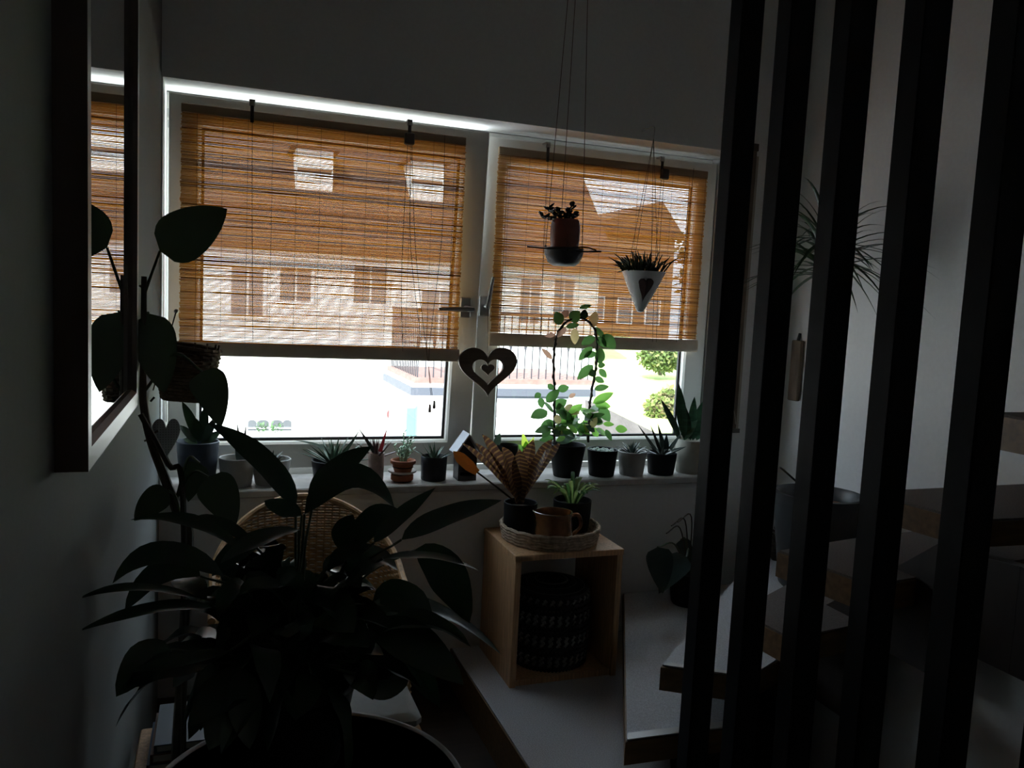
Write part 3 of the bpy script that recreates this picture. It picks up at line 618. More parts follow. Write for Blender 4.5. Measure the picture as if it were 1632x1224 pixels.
mb = MB(); mb.tube([at(822, 800, Y=-.18), at(790, 775, Y=-.2), at(757, 750, Y=-.24)], .0035, 6); fs_ = mb.obj('flower_stalk', STEM, t)
mb = MB(); mb.leaf(at(760, 753, Y=-.24), at(722, 719, Y=-.27), px(19, p1), shape='strap', hint=(CAM-p0), fold=.5, n=8, th=.006); mb.obj('dry_bract', mat('dry orange bract', (.50, .25, .07), .5, transl=.3), fs_)
t, c, r = pot('variegated_spider', 882, 943, 796, -.13, 'charcoal pot of small variegated arching leaves on the tray', DARKP, tz, .95, group='pots on the woven tray')
VAR = mat('variegated lime leaf', (.22, .30, .10), .4, noise=.5, scale=40, transl=.4)
for k in range(26):
    a = k*2.4; l = random.uniform(.09, .15); d = V((math.cos(a), math.sin(a)*.8, 0))
    b = c+d*.02; e = b+d*l*.75+V((0, 0, l*random.uniform(.35, .8)))
    MB().leaf(b, e, .018, sag=.06, shape='strap', fold=.4, n=9).obj('leaf', [VAR, LEAFM][k % 3 == 2], t)
# jug
c = at(884, 815, Y=-.30); c = V((c.x, -.30, tz)); 
jg = thing('ceramic_jug', c, 'brown glazed ceramic jug with spout lying in the tray', 'jug')
JM = mat('brown glaze', (.20, .085, .03), .18, noise=.45, scale=25, coat=.6)
jr = .070; jh = at(884, 815, Y=-.30).z-tz
n = 36; prof = [(.80, 0), (.95, .12), (1.0, .35), (.97, .6), (.90, .82), (.93, .97), (.95, 1.0), (.90, 1.0), (.86, .9), (.92, .5), (.8, .1), (.0, .06)]
vs_ = []; fs_ = []
for q, z in prof:
    for k in range(n):
        a = 2*math.pi*k/n; sp = max(0, math.cos(a-math.pi*1.0))**10*max(0, z-.6)/.4 if q > .85 else 0
        rr = jr*q*(1+.30*sp); vs_.append(c+V((math.cos(a)*rr, math.sin(a)*rr, jh*(z+.04*sp))))
for i in range(len(prof)-1):
    for k in range(n): j = (k+1) % n; fs_.append((i*n+k, i*n+j, i*n+n+j, i*n+n+k))
MB().add(vs_, fs_).obj('body', JM, jg)
MB().tube(bez([c+V((jr*.93, 0, jh*.85)), c+V((jr*1.35, -.005, jh*.85)), c+V((jr*1.5, -.005, jh*.5)), c+V((jr*1.0, 0, jh*.22))], 6), .0075, 8).obj('handle', JM, jg)
# basket in the cube
kc = V((1.385, -.215, Z1+TH+.001)); kb = thing('lidded_basket', kc, 'black and white woven basket with lid inside the cube stool', 'basket')
BK = mat('black woven fibre', (.012, .012, .013), .8); WK = mat('pale woven fibre', (.20, .20, .19), .8)
KR = .148; KH = .27
for k in range(14):
    z = .008+KH*k/14; q = KR*(.86+.14*math.sin(math.pi*(.18+.64*k/14))); mb = MB(); n = 64
    for i in range(n):
        a = 2*math.pi*i/n; mb.k = 1 if (k % 4 in (1, 2) and i % 2 == 0) else 0
        p = kc+V((math.cos(a)*q, math.sin(a)*q, z)); e = kc+V((math.cos(a+.10)*q, math.sin(a+.10)*q, z+.006))
        mb.tube([p-V((0, 0, .004)), e+V((0, 0, .004))], .0098, 5)
    mb.obj('coil_row', [BK, WK], kb, kind='stuff')
MB().lathe(kc+V((0, 0, KH)), [(KR*.93, -.02), (KR*.98, 0), (KR*.96, .014), (KR*.6, .03), (.03, .036), (.02, .045), (.012, .055), (1e-6, .056)], 36).obj('lid', BK, kb)
for k in range(6): MB().tube([kc+V((math.cos(2*math.pi*i/40)*KR*(.3+.11*k), math.sin(2*math.pi*i/40)*KR*(.3+.11*k), KH+.040-.0048*k)) for i in range(41)], .004, 5).obj('lid_coil', [BK, WK][k % 2], kb)

# ------------------------------------------------------------------ hanging things in front of the window
HYP = -.30
bc = at(899, 396, Y=HYP); br_ = px(32, bc); zb_ = at(899, 424, Y=HYP).z
hp = thing('hanging_bowl', (bc.x, HYP, zb_), 'dark clay bowl hung from the ceiling on three long strings', 'hanging bowl')
HB = bc.z-zb_; BOWL = potmat('dark clay bowl', (.035, .030, .032), .45, .2)
MB().lathe((bc.x, HYP, zb_), [(br_*.55, 0), (br_*.78, HB*.18), (br_*.95, HB*.6), (br_, HB), (br_*.95, HB), (br_*.88, HB*.6), (br_*.7, HB*.25), (1e-6, HB*.18)], 36).obj('bowl', BOWL, hp)
top = at(917, -60, Y=HYP); hook = V((at(917, 0, Y=HYP).x+.01, HYP, ZC))
for a, q in ((math.pi*.98, 0), (math.pi*1.75, 0), (math.pi*.45, 0)):
    p = V((bc.x+math.cos(a)*br_*.97, HYP+math.sin(a)*br_*.97, bc.z))
    MB().tube([p, hook-V((0, 0, .03))], .0013, 5).obj('string', STRING, hp); MB().ballp(p+V((0, 0, .004)), .004, 6, 4).obj('knot', STRING, hp)
MB().lathe(hook, [(.002, -.035), (.008, -.03), (.012, -.004), (.014, 0)], 10).obj('ceiling_hook', METAL, hp)
hb = zb_+HB*.19
rp = at(902, 350, Y=HYP); rr = px(24, rp)
red = thing('red_flower_pot', (rp.x, HYP, hb), 'glazed red brown pot with a small jade plant in the hanging bowl', 'potted plant')
RH = rp.z-hb; REDG = mat('red brown glaze', (.20, .045, .025), .35, noise=.25, scale=20)
MB().lathe((rp.x, HYP, hb), [(rr*.72, 0), (rr*.86, RH*.15), (rr*.98, RH*.5), (rr*1.0, RH*.82), (rr*.93, RH*.95), (rr*.86, RH), (rr*.78, RH*.98), (rr*.8, RH*.88), (1e-6, RH*.86)], 32).obj('pot', REDG, red)
cc = V((rp.x-.01, HYP, hb+RH*.88))
for a, b in (((900, 352), (872, 330)), ((898, 352), (862, 345)), ((905, 352), (912, 328)), ((902, 352), (890, 335)), ((895, 352), (880, 350)), ((905, 352), (905, 338)), ((908, 352), (920, 342))):
    p0, p1 = cc+V((0, 0, .0)), at(*b, Y=HYP+random.uniform(-.04, .04)); s = MB().tube(bez([p0, (p0+p1)/2+V((0, 0, .012)), p1], 4), .003, 5).obj('stem', STEM, red)
    for q in range(9):
        p = p0.lerp(p1, .45+.55*q/8); an = q*2.4+a[0]; d = V((math.cos(an), math.sin(an), .5+.4*math.sin(q*3)))*.022
        MB().leaf(p, p+d, .020, shape='round', th=.006, n=5).obj('leaf', SUCCD, s)
tws = MB(); tws.tube(bez([at(840, 393, Y=HYP-.05), at(880, 396, Y=HYP-.06), at(930, 394, Y=HYP-.05), at(950, 399, Y=HYP-.05)], 5), .0028, 6)
tg_ = tws.obj('driftwood_twig', STEM); tag(tg_, 'thin twig laid across the rim of the hanging bowl', 'twig')
tw2 = MB(); tw2.tube(bez([at(905, 398, Y=HYP-.07), at(930, 401, Y=HYP-.06), at(958, 401, Y=HYP-.05)], 5), .0032, 6); tag(tw2.obj('driftwood_twig', STEM), 'shorter twig pointing right from the rim of the hanging bowl', 'twig')
# cone planter
CY = -.10
ca = at(1026, 433, Y=CY); ct = at(1020, 498, Y=CY); cr = px(35, ca); ch = ca.z-ct.z
cp = thing('cone_planter', (ca.x, CY, ct.z), 'white pointed ceramic wall planter with heart cutout hanging by the blind', 'hanging planter')
CERA = mat('white ceramic', (.56, .57, .58), .25)
nn = 30; vs_ = []; fs_ = []
rows = [(.02, 0.0), (.10, .01), (.16, .04), (.5, .4), (.82, .78), (.97, .97), (1.0, 1.0), (.93, 1.0), (.9, .96), (.3, .3), (.001, .2)]
for q, z in rows:
    for k in range(nn):
        a = 2*math.pi*k/nn+.35; tri = 1/(max(math.cos((a % (2*math.pi/3))-math.pi/3), .5)); f = 1
        vs_.append((ca.x+(ct.x-ca.x)*(1-z)+math.cos(a)*cr*q*f, CY+math.sin(a)*cr*q*f, ct.z+ch*z))
for i in range(len(rows)-1):
    for k in range(nn): j = (k+1) % nn; fs_.append((i*nn+k, i*nn+j, i*nn+nn+j, i*nn+nn+k))
MB().add(vs_, fs_).obj('cone_body', CERA, cp)
hp_ = heart(36); hv = []
def on_cone(x, y):
    lo, hi = CY-cr*1.3, CY
    for _ in range(30):
        md = (lo+hi)/2; p = at(x, y, Y=md); z = (p.z-ct.z)/ch; rr = cr*(.16+.84*max(0, z-.04)/.96); ax = ca.x+(ct.x-ca.x)*(1-z)
        if math.hypot(p.x-ax, p.y-CY) > rr: lo = md
        else: hi = md
    return at(x, y, Y=lo-.002)
for (u, v) in hp_: hv.append(on_cone(1030+u*12-max(0, -v)*6, 453-v*(12 if v > 0 else 27)))
cen = sum(hv, V((0, 0, 0)))/len(hv); MB().add([cen-V((0, .008, 0))]+hv+[p+V((0, .012, 0)) for p in hv], [(0, 1+(i+1) % 36, 1+i) for i in range(36)]+[(1+i, 1+(i+1) % 36, 37+(i+1) % 36, 37+i) for i in range(36)]).obj('heart_cutout', mat('dark red recess', (.05, .018, .015), .6), cp, False)
hk = at(1037, 232, Y=-.02); hk = V((ca.x+.006, CY, hk.z+.01))
for a in (.2, 1.7, 3.2, 4.6):
    p = V((ca.x+math.cos(a)*cr*.85, CY+math.sin(a)*cr*.85, ca.z)); MB().tube([p, hk], .0011, 5).obj('string', STRING, cp)
MB().tube(bez([V((hk.x, .0, SOF+.03)), V((hk.x, -.05, SOF+.03)), V((hk.x, CY, SOF+.025)), hk], 5), .0022, 6).obj('wall_hook', METAL, cp)
ctop = V((ca.x, CY, ca.z-.01))
for k in range(110):
    a = random.uniform(0, 6.283); rad = cr*math.sqrt(random.random())*.85; p = ctop+V((math.cos(a)*rad, math.sin(a)*rad, 0)); l = random.uniform(.04, .10)
    d = V((math.cos(a)*rad/cr*.9+random.uniform(-.3, .3), math.sin(a)*rad/cr*.9, random.uniform(.4, 1))).normalized()*l
    if k < 8: d = V((-.055-random.random()*.03, random.uniform(-.03, .03), random.uniform(-.03, .04)))
    MB().tube([p, p+d*.6+V((0, 0, .01)), p+d], [.0035, .003, .0015], 5).obj('twig_leaf', LEAFD, cp)
# wooden heart
Yh = .03; hcx = at(777, 585, Y=Yh); sx = px(46, hcx)
wh = thing('wooden_heart', (hcx.x, Yh, hcx.z-.09), 'brown wooden heart with a heart opening hung at the window mullion', 'heart ornament')
HW = mat('grey brown wood', (.17, .125, .095), .6, noise=.2, scale=10, stretch=(1, 1, 8))
def hpt(s, dy=0, n=44): return [at(777+u*s, 586-(v*s*.93)+dy, Y=Yh) for u, v in heart(n)]
o_, i_ = hpt(46.5, 0), hpt(25, 4); n = 44
vs_ = [p+V((0, q, 0)) for q in (-.006, .006) for p in o_]+[p+V((0, q, 0)) for q in (-.006, .006) for p in i_]
fs_ = []
for k in range(n):
    j = (k+1) % n
    fs_ += [(k, j, 2*n+j, 2*n+k), (n+j, n+k, 3*n+k, 3*n+j), (j, k, n+k, n+j), (2*n+k, 2*n+j, 3*n+j, 3*n+k)]
MB().add(vs_, fs_).obj('heart_ring', HW, wh)
s_ = hpt(10.5, 2); MB().add([p+V((0, q, 0)) for q in (-.005, .005) for p in s_], [tuple(range(n-1, -1, -1)), tuple(range(n, 2*n))]+[(k, (k+1) % n, n+(k+1) % n, n+k) for k in range(n)]).obj('inner_heart', HW, wh)
MB().tube([at(777, 592, Y=Yh), at(777, 580, Y=Yh), at(777, 572, Y=Yh), V((h2.x, FY-.056, h2.z))], .0009, 4).obj('thread', STRING, wh)
# ------------------------------------------------------------------ right corner: dracaena, pine cone, wall pieces
dp = at(1306, 790, Y=-.36); dr_ = px(63, dp)
dc = at(1306, 786, X=2.35); dh = dc.z-Z3; dc.z = Z3; dr_ = .16; DY = dc.y
dt = thing('dracaena', dc, 'tall grassy dracaena in a big dark pot in the right corner behind slats', 'potted plant')
MB().lathe(dc, [(dr_*.72, 0), (dr_*.78, .01), (dr_*.95, dh*.6), (dr_, dh*.93), (dr_+.008, dh), (dr_-.004, dh+.002), (dr_-.014, dh-.01), (dr_-.02, dh-.05)], 36).obj('pot', potmat('slate pot', (.045, .048, .05), .4, .1), dt)
MB().lathe(dc+V((0, 0, dh-.05)), [(1e-6, .02), (dr_*.5, .012), (dr_-.02, 0), (dr_-.02, -.01), (1e-6, -.01)], 24).obj('soil', mat('reddish clay pebbles', (.24, .10, .06), .9, noise=.5, scale=70, bump=1), dt)
crown = at(1318, 400, Y=DY)
MB().tube(bez([dc+V((0, 0, dh-.05)), dc+V((.01, .01, dh+.3)), crown], 6), .016, 8).obj('trunk', STEM, dt)
MB().tube([dc+V((.02, .02, dh-.04)), at(1243, 744, Y=DY+.03)], .004, 6).obj('support_stick', STEM, dt)
for k in range(90):
    a = k*2.4; el = random.uniform(-.2, 1.25); l = random.uniform(.28, .44); d = V((math.cos(a)*math.cos(el), math.sin(a)*math.cos(el), math.sin(el)))
    b = crown+V((0, 0, random.uniform(-.10, .05))); e = b+d*l+V((0, 0, -l*.42)); e.x = min(e.x, XW-.02); e.y = min(e.y, -.03)
    MB().leaf(b, e, .026, sag=l*.22, shape='blade', fold=.3, n=8).obj('leaf', LEAFD, dt)
pc = at(1240, 890, Y=-.50); pc = V((2.425, -.20, Z3))
cone = thing('pine_cone', pc, 'large open pine cone on the stair beside the dark pot', 'pine cone')
MB().lathe(pc, [(.015, 0), (.028, .02), (.03, .05), (.02, .10), (.006, .14)], 10).obj('core', STEM, cone)
CM = mat('pine cone scale', (.09, .06, .045), .7, noise=.3, scale=40)
for k in range(60):
    f = k/59; a = k*2.4; q = .045*math.sin(math.pi*(.18+.75*f)); b = pc+V((math.cos(a)*q*.5, math.sin(a)*q*.5, .008+.135*f)); e = pc+V((math.cos(a)*q, math.sin(a)*q, .014+.140*f))
    MB().leaf(b, e, .022, shape='round', th=.005, n=3).obj('scale', CM, cone)
# tall narrow wooden picture on the window wall
x0 = at(1196, 232, Y=-.0).x; x1 = at(1213, 232, Y=0).x; z1 = at(1212, 232, Y=0).z; z0 = at(1182, 682, Y=0).z
wp = thing('tall_wood_panel', ((x0+x1)/2, 0, z0), 'tall narrow wooden panel with a string on the wall right of the window', 'wall panel')
PW = mat('weathered brown board', (.16, .11, .075), .7, noise=.3, scale=7, stretch=(5, 5, 1))
MB().bevbox(x0-.03, x1-.03, -.02, -.001, z0, z1, .003).obj('board', PW, wp); MB().box(x1-.03, x1-.018, -.016, -.001, z0, z1-.05).obj('light_edge', mat('pale board edge', (.42, .36, .30), .7), wp, False)
MB().box(x0-.035, x1-.015, -.024, -.001, z0-.018, z0).obj('foot_clip', DMETAL, wp, False); MB().box(x0-.032, x1-.026, -.022, -.001, z1-.03, z1).obj('top_cap', DMETAL, wp, False)
MB().tube(bez([V((x0-.02, -.024, z0+.12)), V((x0+.0, -.03, z0+.07)), V((x0+.015, -.024, z0+.02))], 5), .0015, 5).obj('string', mat('pale string', (.55, .5, .45), .8), wp)
b0, b1 = at(1268, 542, X=XW), at(1276, 640, X=XW)
ws = thing('wall_strip', (XW, b1.y, b1.z), 'narrow brown wood strip hanging on the right wall under the dracaena', 'wall strip')
MB().bevbox(XW-.02, XW-.001, b0.y-.06, b0.y-.0, b1.z, b0.z, .003).obj('strip', PW, ws); MB().tube([(XW-.012, b0.y-.03, b0.z), (XW-.004, b0.y-.03, b0.z+.03)], .006, 6).obj('hanger', BLACK, ws)
# alocasia on the second tread
ac = V((2.02, -.17, Z2))
al = thing('alocasia', ac, 'dark arrow leaved plant in a small pot on the second stair tread', 'potted plant')
MB().lathe(ac, [(.06, 0), (.065, .01), (.082, .13), (.086, .14), (.078, .14), (.074, .12), (1e-6, .118)], 28).obj('pot', DARKP, al)
AL = mat('dark blue green leaf', (.03, .055, .05), .35, noise=.2, scale=12, transl=.05)
for a, b, w_, Y_ in (((1048, 872), (1056, 946), 44, -.30), ((1094, 888), (1050, 946), 40, -.27), ((1120, 880), (1140, 950), 34, -.28), ((1085, 860), (1098, 905), 26, -.12)):
    l = pleaf(al, a, b, w_, Y_, Y_-.05, AL, 'heart', .03, face=.8, fold=.25); p = at(*a, Y=Y_)
    MB().tube(bez([ac+V((0, 0, .12)), (ac+p)/2+V((0, 0, .13)), p], 6), .0035, 6).obj('petiole', STEMG, al)
for a in ((1062, 850), (1070, 838), (1080, 832)):
    p = at(*a, Y=-.25); MB().tube(bez([ac+V((0, 0, .12)), at(a[0]+22, a[1]-8, Y=-.2), p], 6), .0028, 5).obj('dry_stem', STEM, al)
# ------------------------------------------------------------------ wicker tub chair under the window
wc = V((.468, -.45, 0))
ch = thing('wicker_chair', wc, 'honey wicker tub chair in the corner below the window', 'chair')
WKM = mat('honey wicker', (.42, .24, .10), .6, noise=.3, scale=50); CSH = mat('pale seat cushion', (.36, .36, .34), .9, noise=.05, scale=20, bump=.2)
CW, CYF, CYA = .275, -.66, -.40        # half width, arm front, where the back curve starts
PATH = [V((wc.x+CW, CYF+(CYA-CYF)*i/8, 0)) for i in range(8)]+[V((wc.x+CW*math.cos(math.pi*i/24), CYA+.265*math.sin(math.pi*i/24), 0)) for i in range(25)]+[V((wc.x-CW, CYA+(CYF-CYA)*i/8, 0)) for i in range(1, 9)]
PATH = bez(PATH, 3); NP = len(PATH)
def rimz(i):
    t = abs(i/(NP-1)-.5)*2; return .60+.205*(.5+.5*math.cos(math.pi*min(1, t*1.3)))
def flare(p, z):
    d = V((p.x-wc.x, p.y-(-.42), 0)); return p+d*(.22*max(0, z-.36))+V((0, 0, z))
wv = MB(); z = .30; row = 0
while z < .81:
    seg = []
    for i in range(NP):
        if z > rimz(i)-.006:
            if len(seg) > 2: wv.tube(seg, .0046, 5)
            seg = []; continue
        p = flare(PATH[i], z); d = V((p.x-wc.x, p.y+.42, 0)).normalized(); seg.append(p+d*.0050*math.sin(i*math.pi/2+row*math.pi))
    if len(seg) > 2: wv.tube(seg, .0046, 5)
    z += .0095; row += 1
wv.obj('wicker_weave', WKM, ch, kind='stuff')
for i in range(0, NP, 2): MB().tube([flare(PATH[i], .28), flare(PATH[i], .36), flare(PATH[i], rimz(i))], .0034, 5).obj('stake', WKM, ch)
MB().tube([flare(PATH[i], rimz(i)) for i in range(NP)], .011, 8).obj('rim', WKM, ch)
MB().bevbox(wc.x-CW, wc.x+CW, -.84, -.16, .27, .30, .01).obj('seat', WKM, ch)
MB().bevbox(wc.x-CW+.006, wc.x+CW-.004, -.85, -.18, .301, .352, .018).obj('cushion', CSH, ch)
for sx_ in (-1, 1):
    for y in (-.80, -.20): MB().tube([(wc.x+sx_*.25, y, 0), (wc.x+sx_*.24, y, .272)], .018, 8).obj('leg', DWOOD, ch)
p = at(655, 1020, Y=-.78)
# ------------------------------------------------------------------ left corner: stool with books and bowl
sc_ = V((.14, -1.0, 0))
so_ = thing('book_stool', sc_, 'low wooden stool by the left wall carrying books', 'stool')
MB().bevbox(.02, .28, -1.13, -.88, .40, .425, .003).obj('seat', WOOD, so_, False)
for x in (.04, .25):
    for y in (-1.11, -.91): MB().box(x-.012, x+.016, y-.012, y+.016, 0, .40).obj('leg', WOOD, so_, False)
MB().box(.05, .25, -1.115, -1.095, .18, .21).obj('stretcher', WOOD, so_, False); MB().box(.05, .25, -.915, -.895, .18, .21).obj('stretcher', WOOD, so_, False)
PAGE = mat('book pages', (.5, .48, .42), .9)
for i, (rgb, lab, w_, th_) in enumerate((((.03, .04, .09), 'navy covered book at the bottom of the stool pile', .20, .028), ((.16, .06, .03), 'rust brown book in the middle of the stool pile', .185, .022), ((.05, .065, .085), 'slate blue book on top of the stool pile', .17, .020))):
    z = .4255+[0, .0285, .051][i]; b = thing('book', (.15, -1.0, z), lab, 'book', 'books on the low stool'); cv = mat('cover %d' % i, rgb, .5)
    MB().box(.15-w_/2, .15+w_/2, -1.10, -.91, z, z+.003).obj('cover', cv, b, False); MB().box(.15-w_/2, .15+w_/2, -1.10, -.91, z+th_-.003, z+th_).obj('cover', cv, b, False)
    MB().box(.15-w_/2, .15-w_/2+.004, -1.10, -.91, z+.003, z+th_-.003).obj('spine', cv, b, False); MB().box(.15-w_/2+.006, .15+w_/2-.006, -1.097, -.913, z+.003, z+th_-.003).obj('pages', PAGE, b, False)
bp = at(352, 1030, Z=.36); bp.x = max(bp.x, .27); bp.y = max(bp.y, -.78)
BZ_ = .353
bo = thing('turned_bowl', (bp.x, bp.y, BZ_), 'small turned wood bowl with ring grain on the chair cushion', 'bowl')
MB().lathe((bp.x, bp.y, BZ_), [(.02, 0), (.035, .004), (.056, .028), (.052, .028), (.03, .01), (1e-6, .008)], 28).obj('bowl', mat('ringed bowl wood', (.45, .36, .22), .35, noise=.3, scale=40), bo)
for q in (.018, .032, .044): MB().tube([(bp.x+math.cos(i*.2244)*q, bp.y+math.sin(i*.2244)*q, BZ_+.0105+max(0, q-.025)*.72) for i in range(29)], .0012, 4).obj('grain_ring', STEM, bo)
# ------------------------------------------------------------------ wall basket, perforated heart, mat
kb_ = V((.10, -.42, 1.10)); wbk = thing('wall_basket', kb_, 'brown wicker basket hung on the left wall by the window', 'basket')
zt_, zb2 = at(290, 552, Y=-.42).z, at(290, 634, Y=-.42).z; BKM = mat('dark wicker', (.11, .065, .035), .75, noise=.4, scale=60)
for k in range(16):
    f = k/15; z = zb2+(zt_-zb2)*f; rx = .066+.024*f; n = 60
    MB().tube([V((.1+math.cos(2*math.pi*i/n)*rx*(1+.03*math.sin(i*2.1+k*3.14)), -.42+math.sin(2*math.pi*i/n)*rx*(1+.03*math.sin(i*2.1+k*3.14)), z-.012*math.cos(2*math.pi*i/n)*(1 if f > .8 else .4))) for i in range(n+1)], .0062, 5).obj('weave_row', BKM, wbk)
MB().lathe((.1, -.42, zb2-.006), [(1e-6, 0), (.066, .002), (.066, .006), (1e-6, .008)], 24).obj('bottom', BKM, wbk)
for i in range(14):
    a = i*.4488; MB().tube([(.1+math.cos(a)*.064, -.42+math.sin(a)*.064, zb2), (.1+math.cos(a)*.088, -.42+math.sin(a)*.088, zt_+.006)], .0035, 5).obj('stake', BKM, wbk)
MB().tube([(.012, -.42, zt_), (.002, -.42, zt_+.05)], .003, 6).obj('nail', METAL, wbk)
pn = at(281, 496, Y=-.40); pk = thing('decorative_pick', (pn.x, -.40, pn.z-.05), 'thin round headed pick standing in the wicker wall basket', 'pick')
MB().tube([(pn.x-.06, -.41, zb2+.02), pn], .0022, 6).obj('shaft', STEM, pk); MB().ballp(pn, .0065, 8, 6).obj('head', METAL, pk)
ph_ = thing('perforated_heart', at(264, 740, Y=-.30), 'grey perforated metal heart hanging under the wicker basket', 'heart ornament')
PM = mat('perforated grey metal', (.30, .31, .31), .5)
nt = PM.node_tree; N_, L_ = nt.nodes, nt.links
tc_ = N_.new('ShaderNodeTexCoord'); vo = N_.new('ShaderNodeTexVoronoi'); vo.inputs['Scale'].default_value = 130; vo.inputs['Randomness'].default_value = 0
cr_ = N_.new('ShaderNodeValToRGB'); cr_.color_ramp.elements[0].color = (.05, .05, .05, 1); cr_.color_ramp.elements[0].position = .28; cr_.color_ramp.elements[1].position = .34; cr_.color_ramp.elements[1].color = (.30, .31, .31, 1)
L_.new(tc_.outputs['Object'], vo.inputs['Vector']); L_.new(vo.outputs['Distance'], cr_.inputs['Fac']); L_.new(cr_.outputs['Color'], N_['Principled BSDF'].inputs['Base Color'])
n = 44; pts = [at(264+u*23+(v-.2)*3, 694-v*(36 if v > 0 else 46)+0, Y=-.30) for u, v in heart(n)]
MB().add([p+V((0, q, 0)) for q in (-.002, .002) for p in pts], [tuple(range(n-1, -1, -1)), tuple(range(n, 2*n))]+[(k, (k+1) % n, n+(k+1) % n, n+k) for k in range(n)]).obj('plate', PM, ph_, False)
MB().tube([at(265, 672, Y=-.30), at(265, 632, Y=-.34)], .001, 4).obj('string', STRING, ph_)
# ------------------------------------------------------------------ round table, philodendron, peace lily
TC = at(492, 1262, Y=-1.60); tzz = TC.z; TRR = px(252, TC)
TC = V((TC.x, TC.y, 0))
tb = thing('round_table', TC, 'round dark side table in the foreground under the peace lily', 'table')
TM = mat('dark table top', (.035, .035, .037), .55, noise=.15, scale=20)
MB().lathe(TC, [(1e-6, tzz-.024), (TRR-.008, tzz-.024), (TRR, tzz-.018), (TRR, tzz-.004), (TRR-.006, tzz), (1e-6, tzz)], 72).obj('table_top', TM, tb)
MB().lathe(TC+V((0, 0, tzz)), [(TRR-.010, 0), (TRR-.006, .003), (TRR-.001, .003), (TRR+.002, -.002), (TRR+.002, -.022), (TRR-.001, -.024)], 72).obj('edge_band', mat('grey table edge', (.24, .24, .24), .4), tb)
MB().lathe(TC, [(.13, 0), (.14, .01), (.04, .03), (.028, .1), (.028, tzz-.06), (.08, tzz-.024)], 28).obj('pedestal', DWOOD, tb)
LC = V((.325, -1.50, tzz+.0005))
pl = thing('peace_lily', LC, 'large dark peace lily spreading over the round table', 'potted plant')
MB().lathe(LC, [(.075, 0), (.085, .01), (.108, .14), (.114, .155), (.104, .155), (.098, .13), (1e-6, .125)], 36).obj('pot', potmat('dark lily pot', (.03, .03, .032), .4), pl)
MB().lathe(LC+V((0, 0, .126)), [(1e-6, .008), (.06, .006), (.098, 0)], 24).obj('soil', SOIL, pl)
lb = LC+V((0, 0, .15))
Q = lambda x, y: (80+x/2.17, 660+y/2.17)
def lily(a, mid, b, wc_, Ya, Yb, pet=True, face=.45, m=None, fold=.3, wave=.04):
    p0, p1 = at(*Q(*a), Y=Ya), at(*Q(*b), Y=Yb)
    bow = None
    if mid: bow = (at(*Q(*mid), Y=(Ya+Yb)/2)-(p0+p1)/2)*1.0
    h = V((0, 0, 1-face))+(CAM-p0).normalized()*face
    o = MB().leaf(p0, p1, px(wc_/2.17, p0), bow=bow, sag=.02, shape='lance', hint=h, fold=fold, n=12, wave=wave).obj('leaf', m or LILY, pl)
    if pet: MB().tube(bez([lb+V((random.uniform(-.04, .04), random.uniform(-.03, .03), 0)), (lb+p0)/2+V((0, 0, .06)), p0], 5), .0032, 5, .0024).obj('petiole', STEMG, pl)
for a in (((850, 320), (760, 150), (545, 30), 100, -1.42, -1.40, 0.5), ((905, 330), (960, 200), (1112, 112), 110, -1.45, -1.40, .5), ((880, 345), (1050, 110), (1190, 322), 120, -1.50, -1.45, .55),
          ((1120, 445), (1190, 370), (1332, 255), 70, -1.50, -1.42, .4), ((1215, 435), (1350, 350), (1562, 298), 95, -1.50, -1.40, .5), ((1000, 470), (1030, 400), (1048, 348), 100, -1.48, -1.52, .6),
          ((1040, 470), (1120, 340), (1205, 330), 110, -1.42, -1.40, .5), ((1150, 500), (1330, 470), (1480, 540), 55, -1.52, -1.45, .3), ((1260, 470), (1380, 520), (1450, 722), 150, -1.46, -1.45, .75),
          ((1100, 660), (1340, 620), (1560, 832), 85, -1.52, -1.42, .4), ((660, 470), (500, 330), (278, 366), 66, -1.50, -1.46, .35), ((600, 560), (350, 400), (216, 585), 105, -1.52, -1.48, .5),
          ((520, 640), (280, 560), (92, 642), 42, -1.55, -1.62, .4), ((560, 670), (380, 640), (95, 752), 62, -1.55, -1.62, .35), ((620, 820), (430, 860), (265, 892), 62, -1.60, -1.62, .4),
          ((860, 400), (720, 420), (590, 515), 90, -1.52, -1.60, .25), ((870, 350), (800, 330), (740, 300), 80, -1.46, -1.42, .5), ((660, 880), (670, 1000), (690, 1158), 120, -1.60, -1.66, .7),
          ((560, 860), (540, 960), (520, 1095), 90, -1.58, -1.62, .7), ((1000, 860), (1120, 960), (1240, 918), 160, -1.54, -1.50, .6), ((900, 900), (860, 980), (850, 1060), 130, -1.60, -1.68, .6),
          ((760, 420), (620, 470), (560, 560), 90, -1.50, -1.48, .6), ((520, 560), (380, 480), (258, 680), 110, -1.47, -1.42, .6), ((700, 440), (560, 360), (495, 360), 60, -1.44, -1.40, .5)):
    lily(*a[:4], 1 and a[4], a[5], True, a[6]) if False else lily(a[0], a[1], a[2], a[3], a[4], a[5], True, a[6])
rnd = random.Random(11)
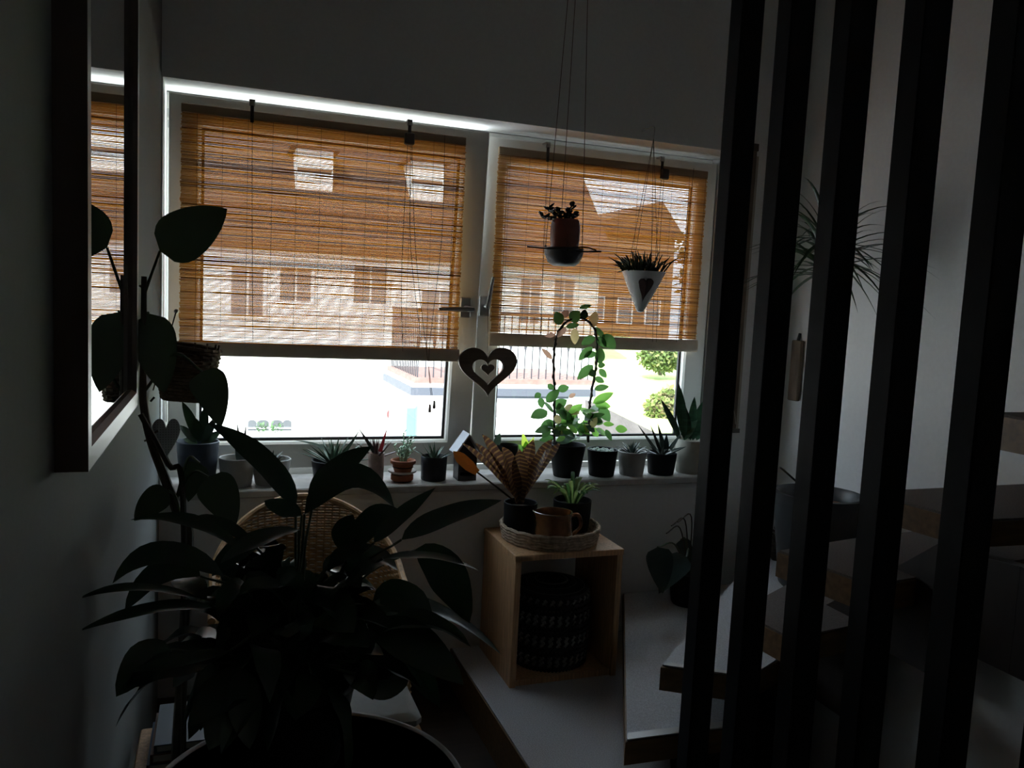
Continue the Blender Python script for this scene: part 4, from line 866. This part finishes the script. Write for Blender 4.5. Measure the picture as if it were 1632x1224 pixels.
for k in range(120):
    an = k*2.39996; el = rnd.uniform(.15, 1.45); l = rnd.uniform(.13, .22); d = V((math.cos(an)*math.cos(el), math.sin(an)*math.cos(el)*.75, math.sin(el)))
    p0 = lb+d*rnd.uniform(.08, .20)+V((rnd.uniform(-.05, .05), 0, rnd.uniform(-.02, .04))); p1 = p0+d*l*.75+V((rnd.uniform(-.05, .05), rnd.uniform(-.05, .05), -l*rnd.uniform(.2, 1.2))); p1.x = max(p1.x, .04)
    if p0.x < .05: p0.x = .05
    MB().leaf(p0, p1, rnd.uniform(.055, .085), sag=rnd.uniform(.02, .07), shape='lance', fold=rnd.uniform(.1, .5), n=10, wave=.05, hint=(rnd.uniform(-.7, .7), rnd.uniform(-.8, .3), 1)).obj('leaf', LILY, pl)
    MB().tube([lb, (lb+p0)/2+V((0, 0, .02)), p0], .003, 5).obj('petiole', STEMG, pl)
# philodendron climbing in the corner
PC = V((.112, -1.265, 0)); 
ps = thing('plant_stand', PC, 'slim dark stand in the corner behind the lily holding the philodendron', 'plant stand')
MB().lathe(PC+V((0, 0, .26)), [(1e-6, 0), (.095, 0), (.10, .005), (.10, .018), (1e-6, .02)], 28).obj('top', DWOOD, ps)
for i in range(3): a = i*2.0944+.5; MB().tube([PC+V((math.cos(a)*.075, math.sin(a)*.075, 0)), PC+V((math.cos(a)*.06, math.sin(a)*.06, .26))], .009, 7).obj('leg', DWOOD, ps)
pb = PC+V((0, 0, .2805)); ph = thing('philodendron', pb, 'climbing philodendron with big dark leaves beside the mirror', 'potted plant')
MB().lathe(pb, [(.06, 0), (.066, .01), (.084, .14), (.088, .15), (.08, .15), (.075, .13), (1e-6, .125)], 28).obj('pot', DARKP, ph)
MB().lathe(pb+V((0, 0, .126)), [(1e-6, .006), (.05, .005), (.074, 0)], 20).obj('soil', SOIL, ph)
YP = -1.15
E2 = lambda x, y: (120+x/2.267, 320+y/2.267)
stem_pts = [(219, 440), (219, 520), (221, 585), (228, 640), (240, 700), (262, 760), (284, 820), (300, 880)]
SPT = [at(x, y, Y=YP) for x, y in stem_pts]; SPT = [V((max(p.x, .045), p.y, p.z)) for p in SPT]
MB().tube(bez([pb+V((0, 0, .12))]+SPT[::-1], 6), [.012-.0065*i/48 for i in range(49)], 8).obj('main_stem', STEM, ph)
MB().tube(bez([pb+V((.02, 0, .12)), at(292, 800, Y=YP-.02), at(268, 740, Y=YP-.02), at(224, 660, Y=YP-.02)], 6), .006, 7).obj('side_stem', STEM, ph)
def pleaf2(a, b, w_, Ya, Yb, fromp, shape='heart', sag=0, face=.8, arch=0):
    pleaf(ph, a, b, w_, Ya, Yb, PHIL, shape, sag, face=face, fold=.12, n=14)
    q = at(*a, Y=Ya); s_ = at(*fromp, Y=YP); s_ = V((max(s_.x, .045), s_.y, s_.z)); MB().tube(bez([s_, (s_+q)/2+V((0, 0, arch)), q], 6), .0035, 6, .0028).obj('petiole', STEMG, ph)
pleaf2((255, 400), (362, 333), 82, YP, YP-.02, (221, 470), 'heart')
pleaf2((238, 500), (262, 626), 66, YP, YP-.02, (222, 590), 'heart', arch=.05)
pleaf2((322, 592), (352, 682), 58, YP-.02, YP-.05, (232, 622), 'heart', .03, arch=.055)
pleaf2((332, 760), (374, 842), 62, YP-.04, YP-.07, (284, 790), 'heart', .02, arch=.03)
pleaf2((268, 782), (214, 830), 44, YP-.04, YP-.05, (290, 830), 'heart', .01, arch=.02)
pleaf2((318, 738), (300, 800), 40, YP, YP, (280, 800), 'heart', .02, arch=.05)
for a, b in (((240, 640), (246, 633)), ((238, 700), (230, 703)), ((246, 690), (252, 686)), ((222, 455), (230, 460))):
    p, q = at(*a, Y=YP), at(*b, Y=YP); MB().tube([p, q], .0022, 5).obj('aerial_root', STEM, ph)
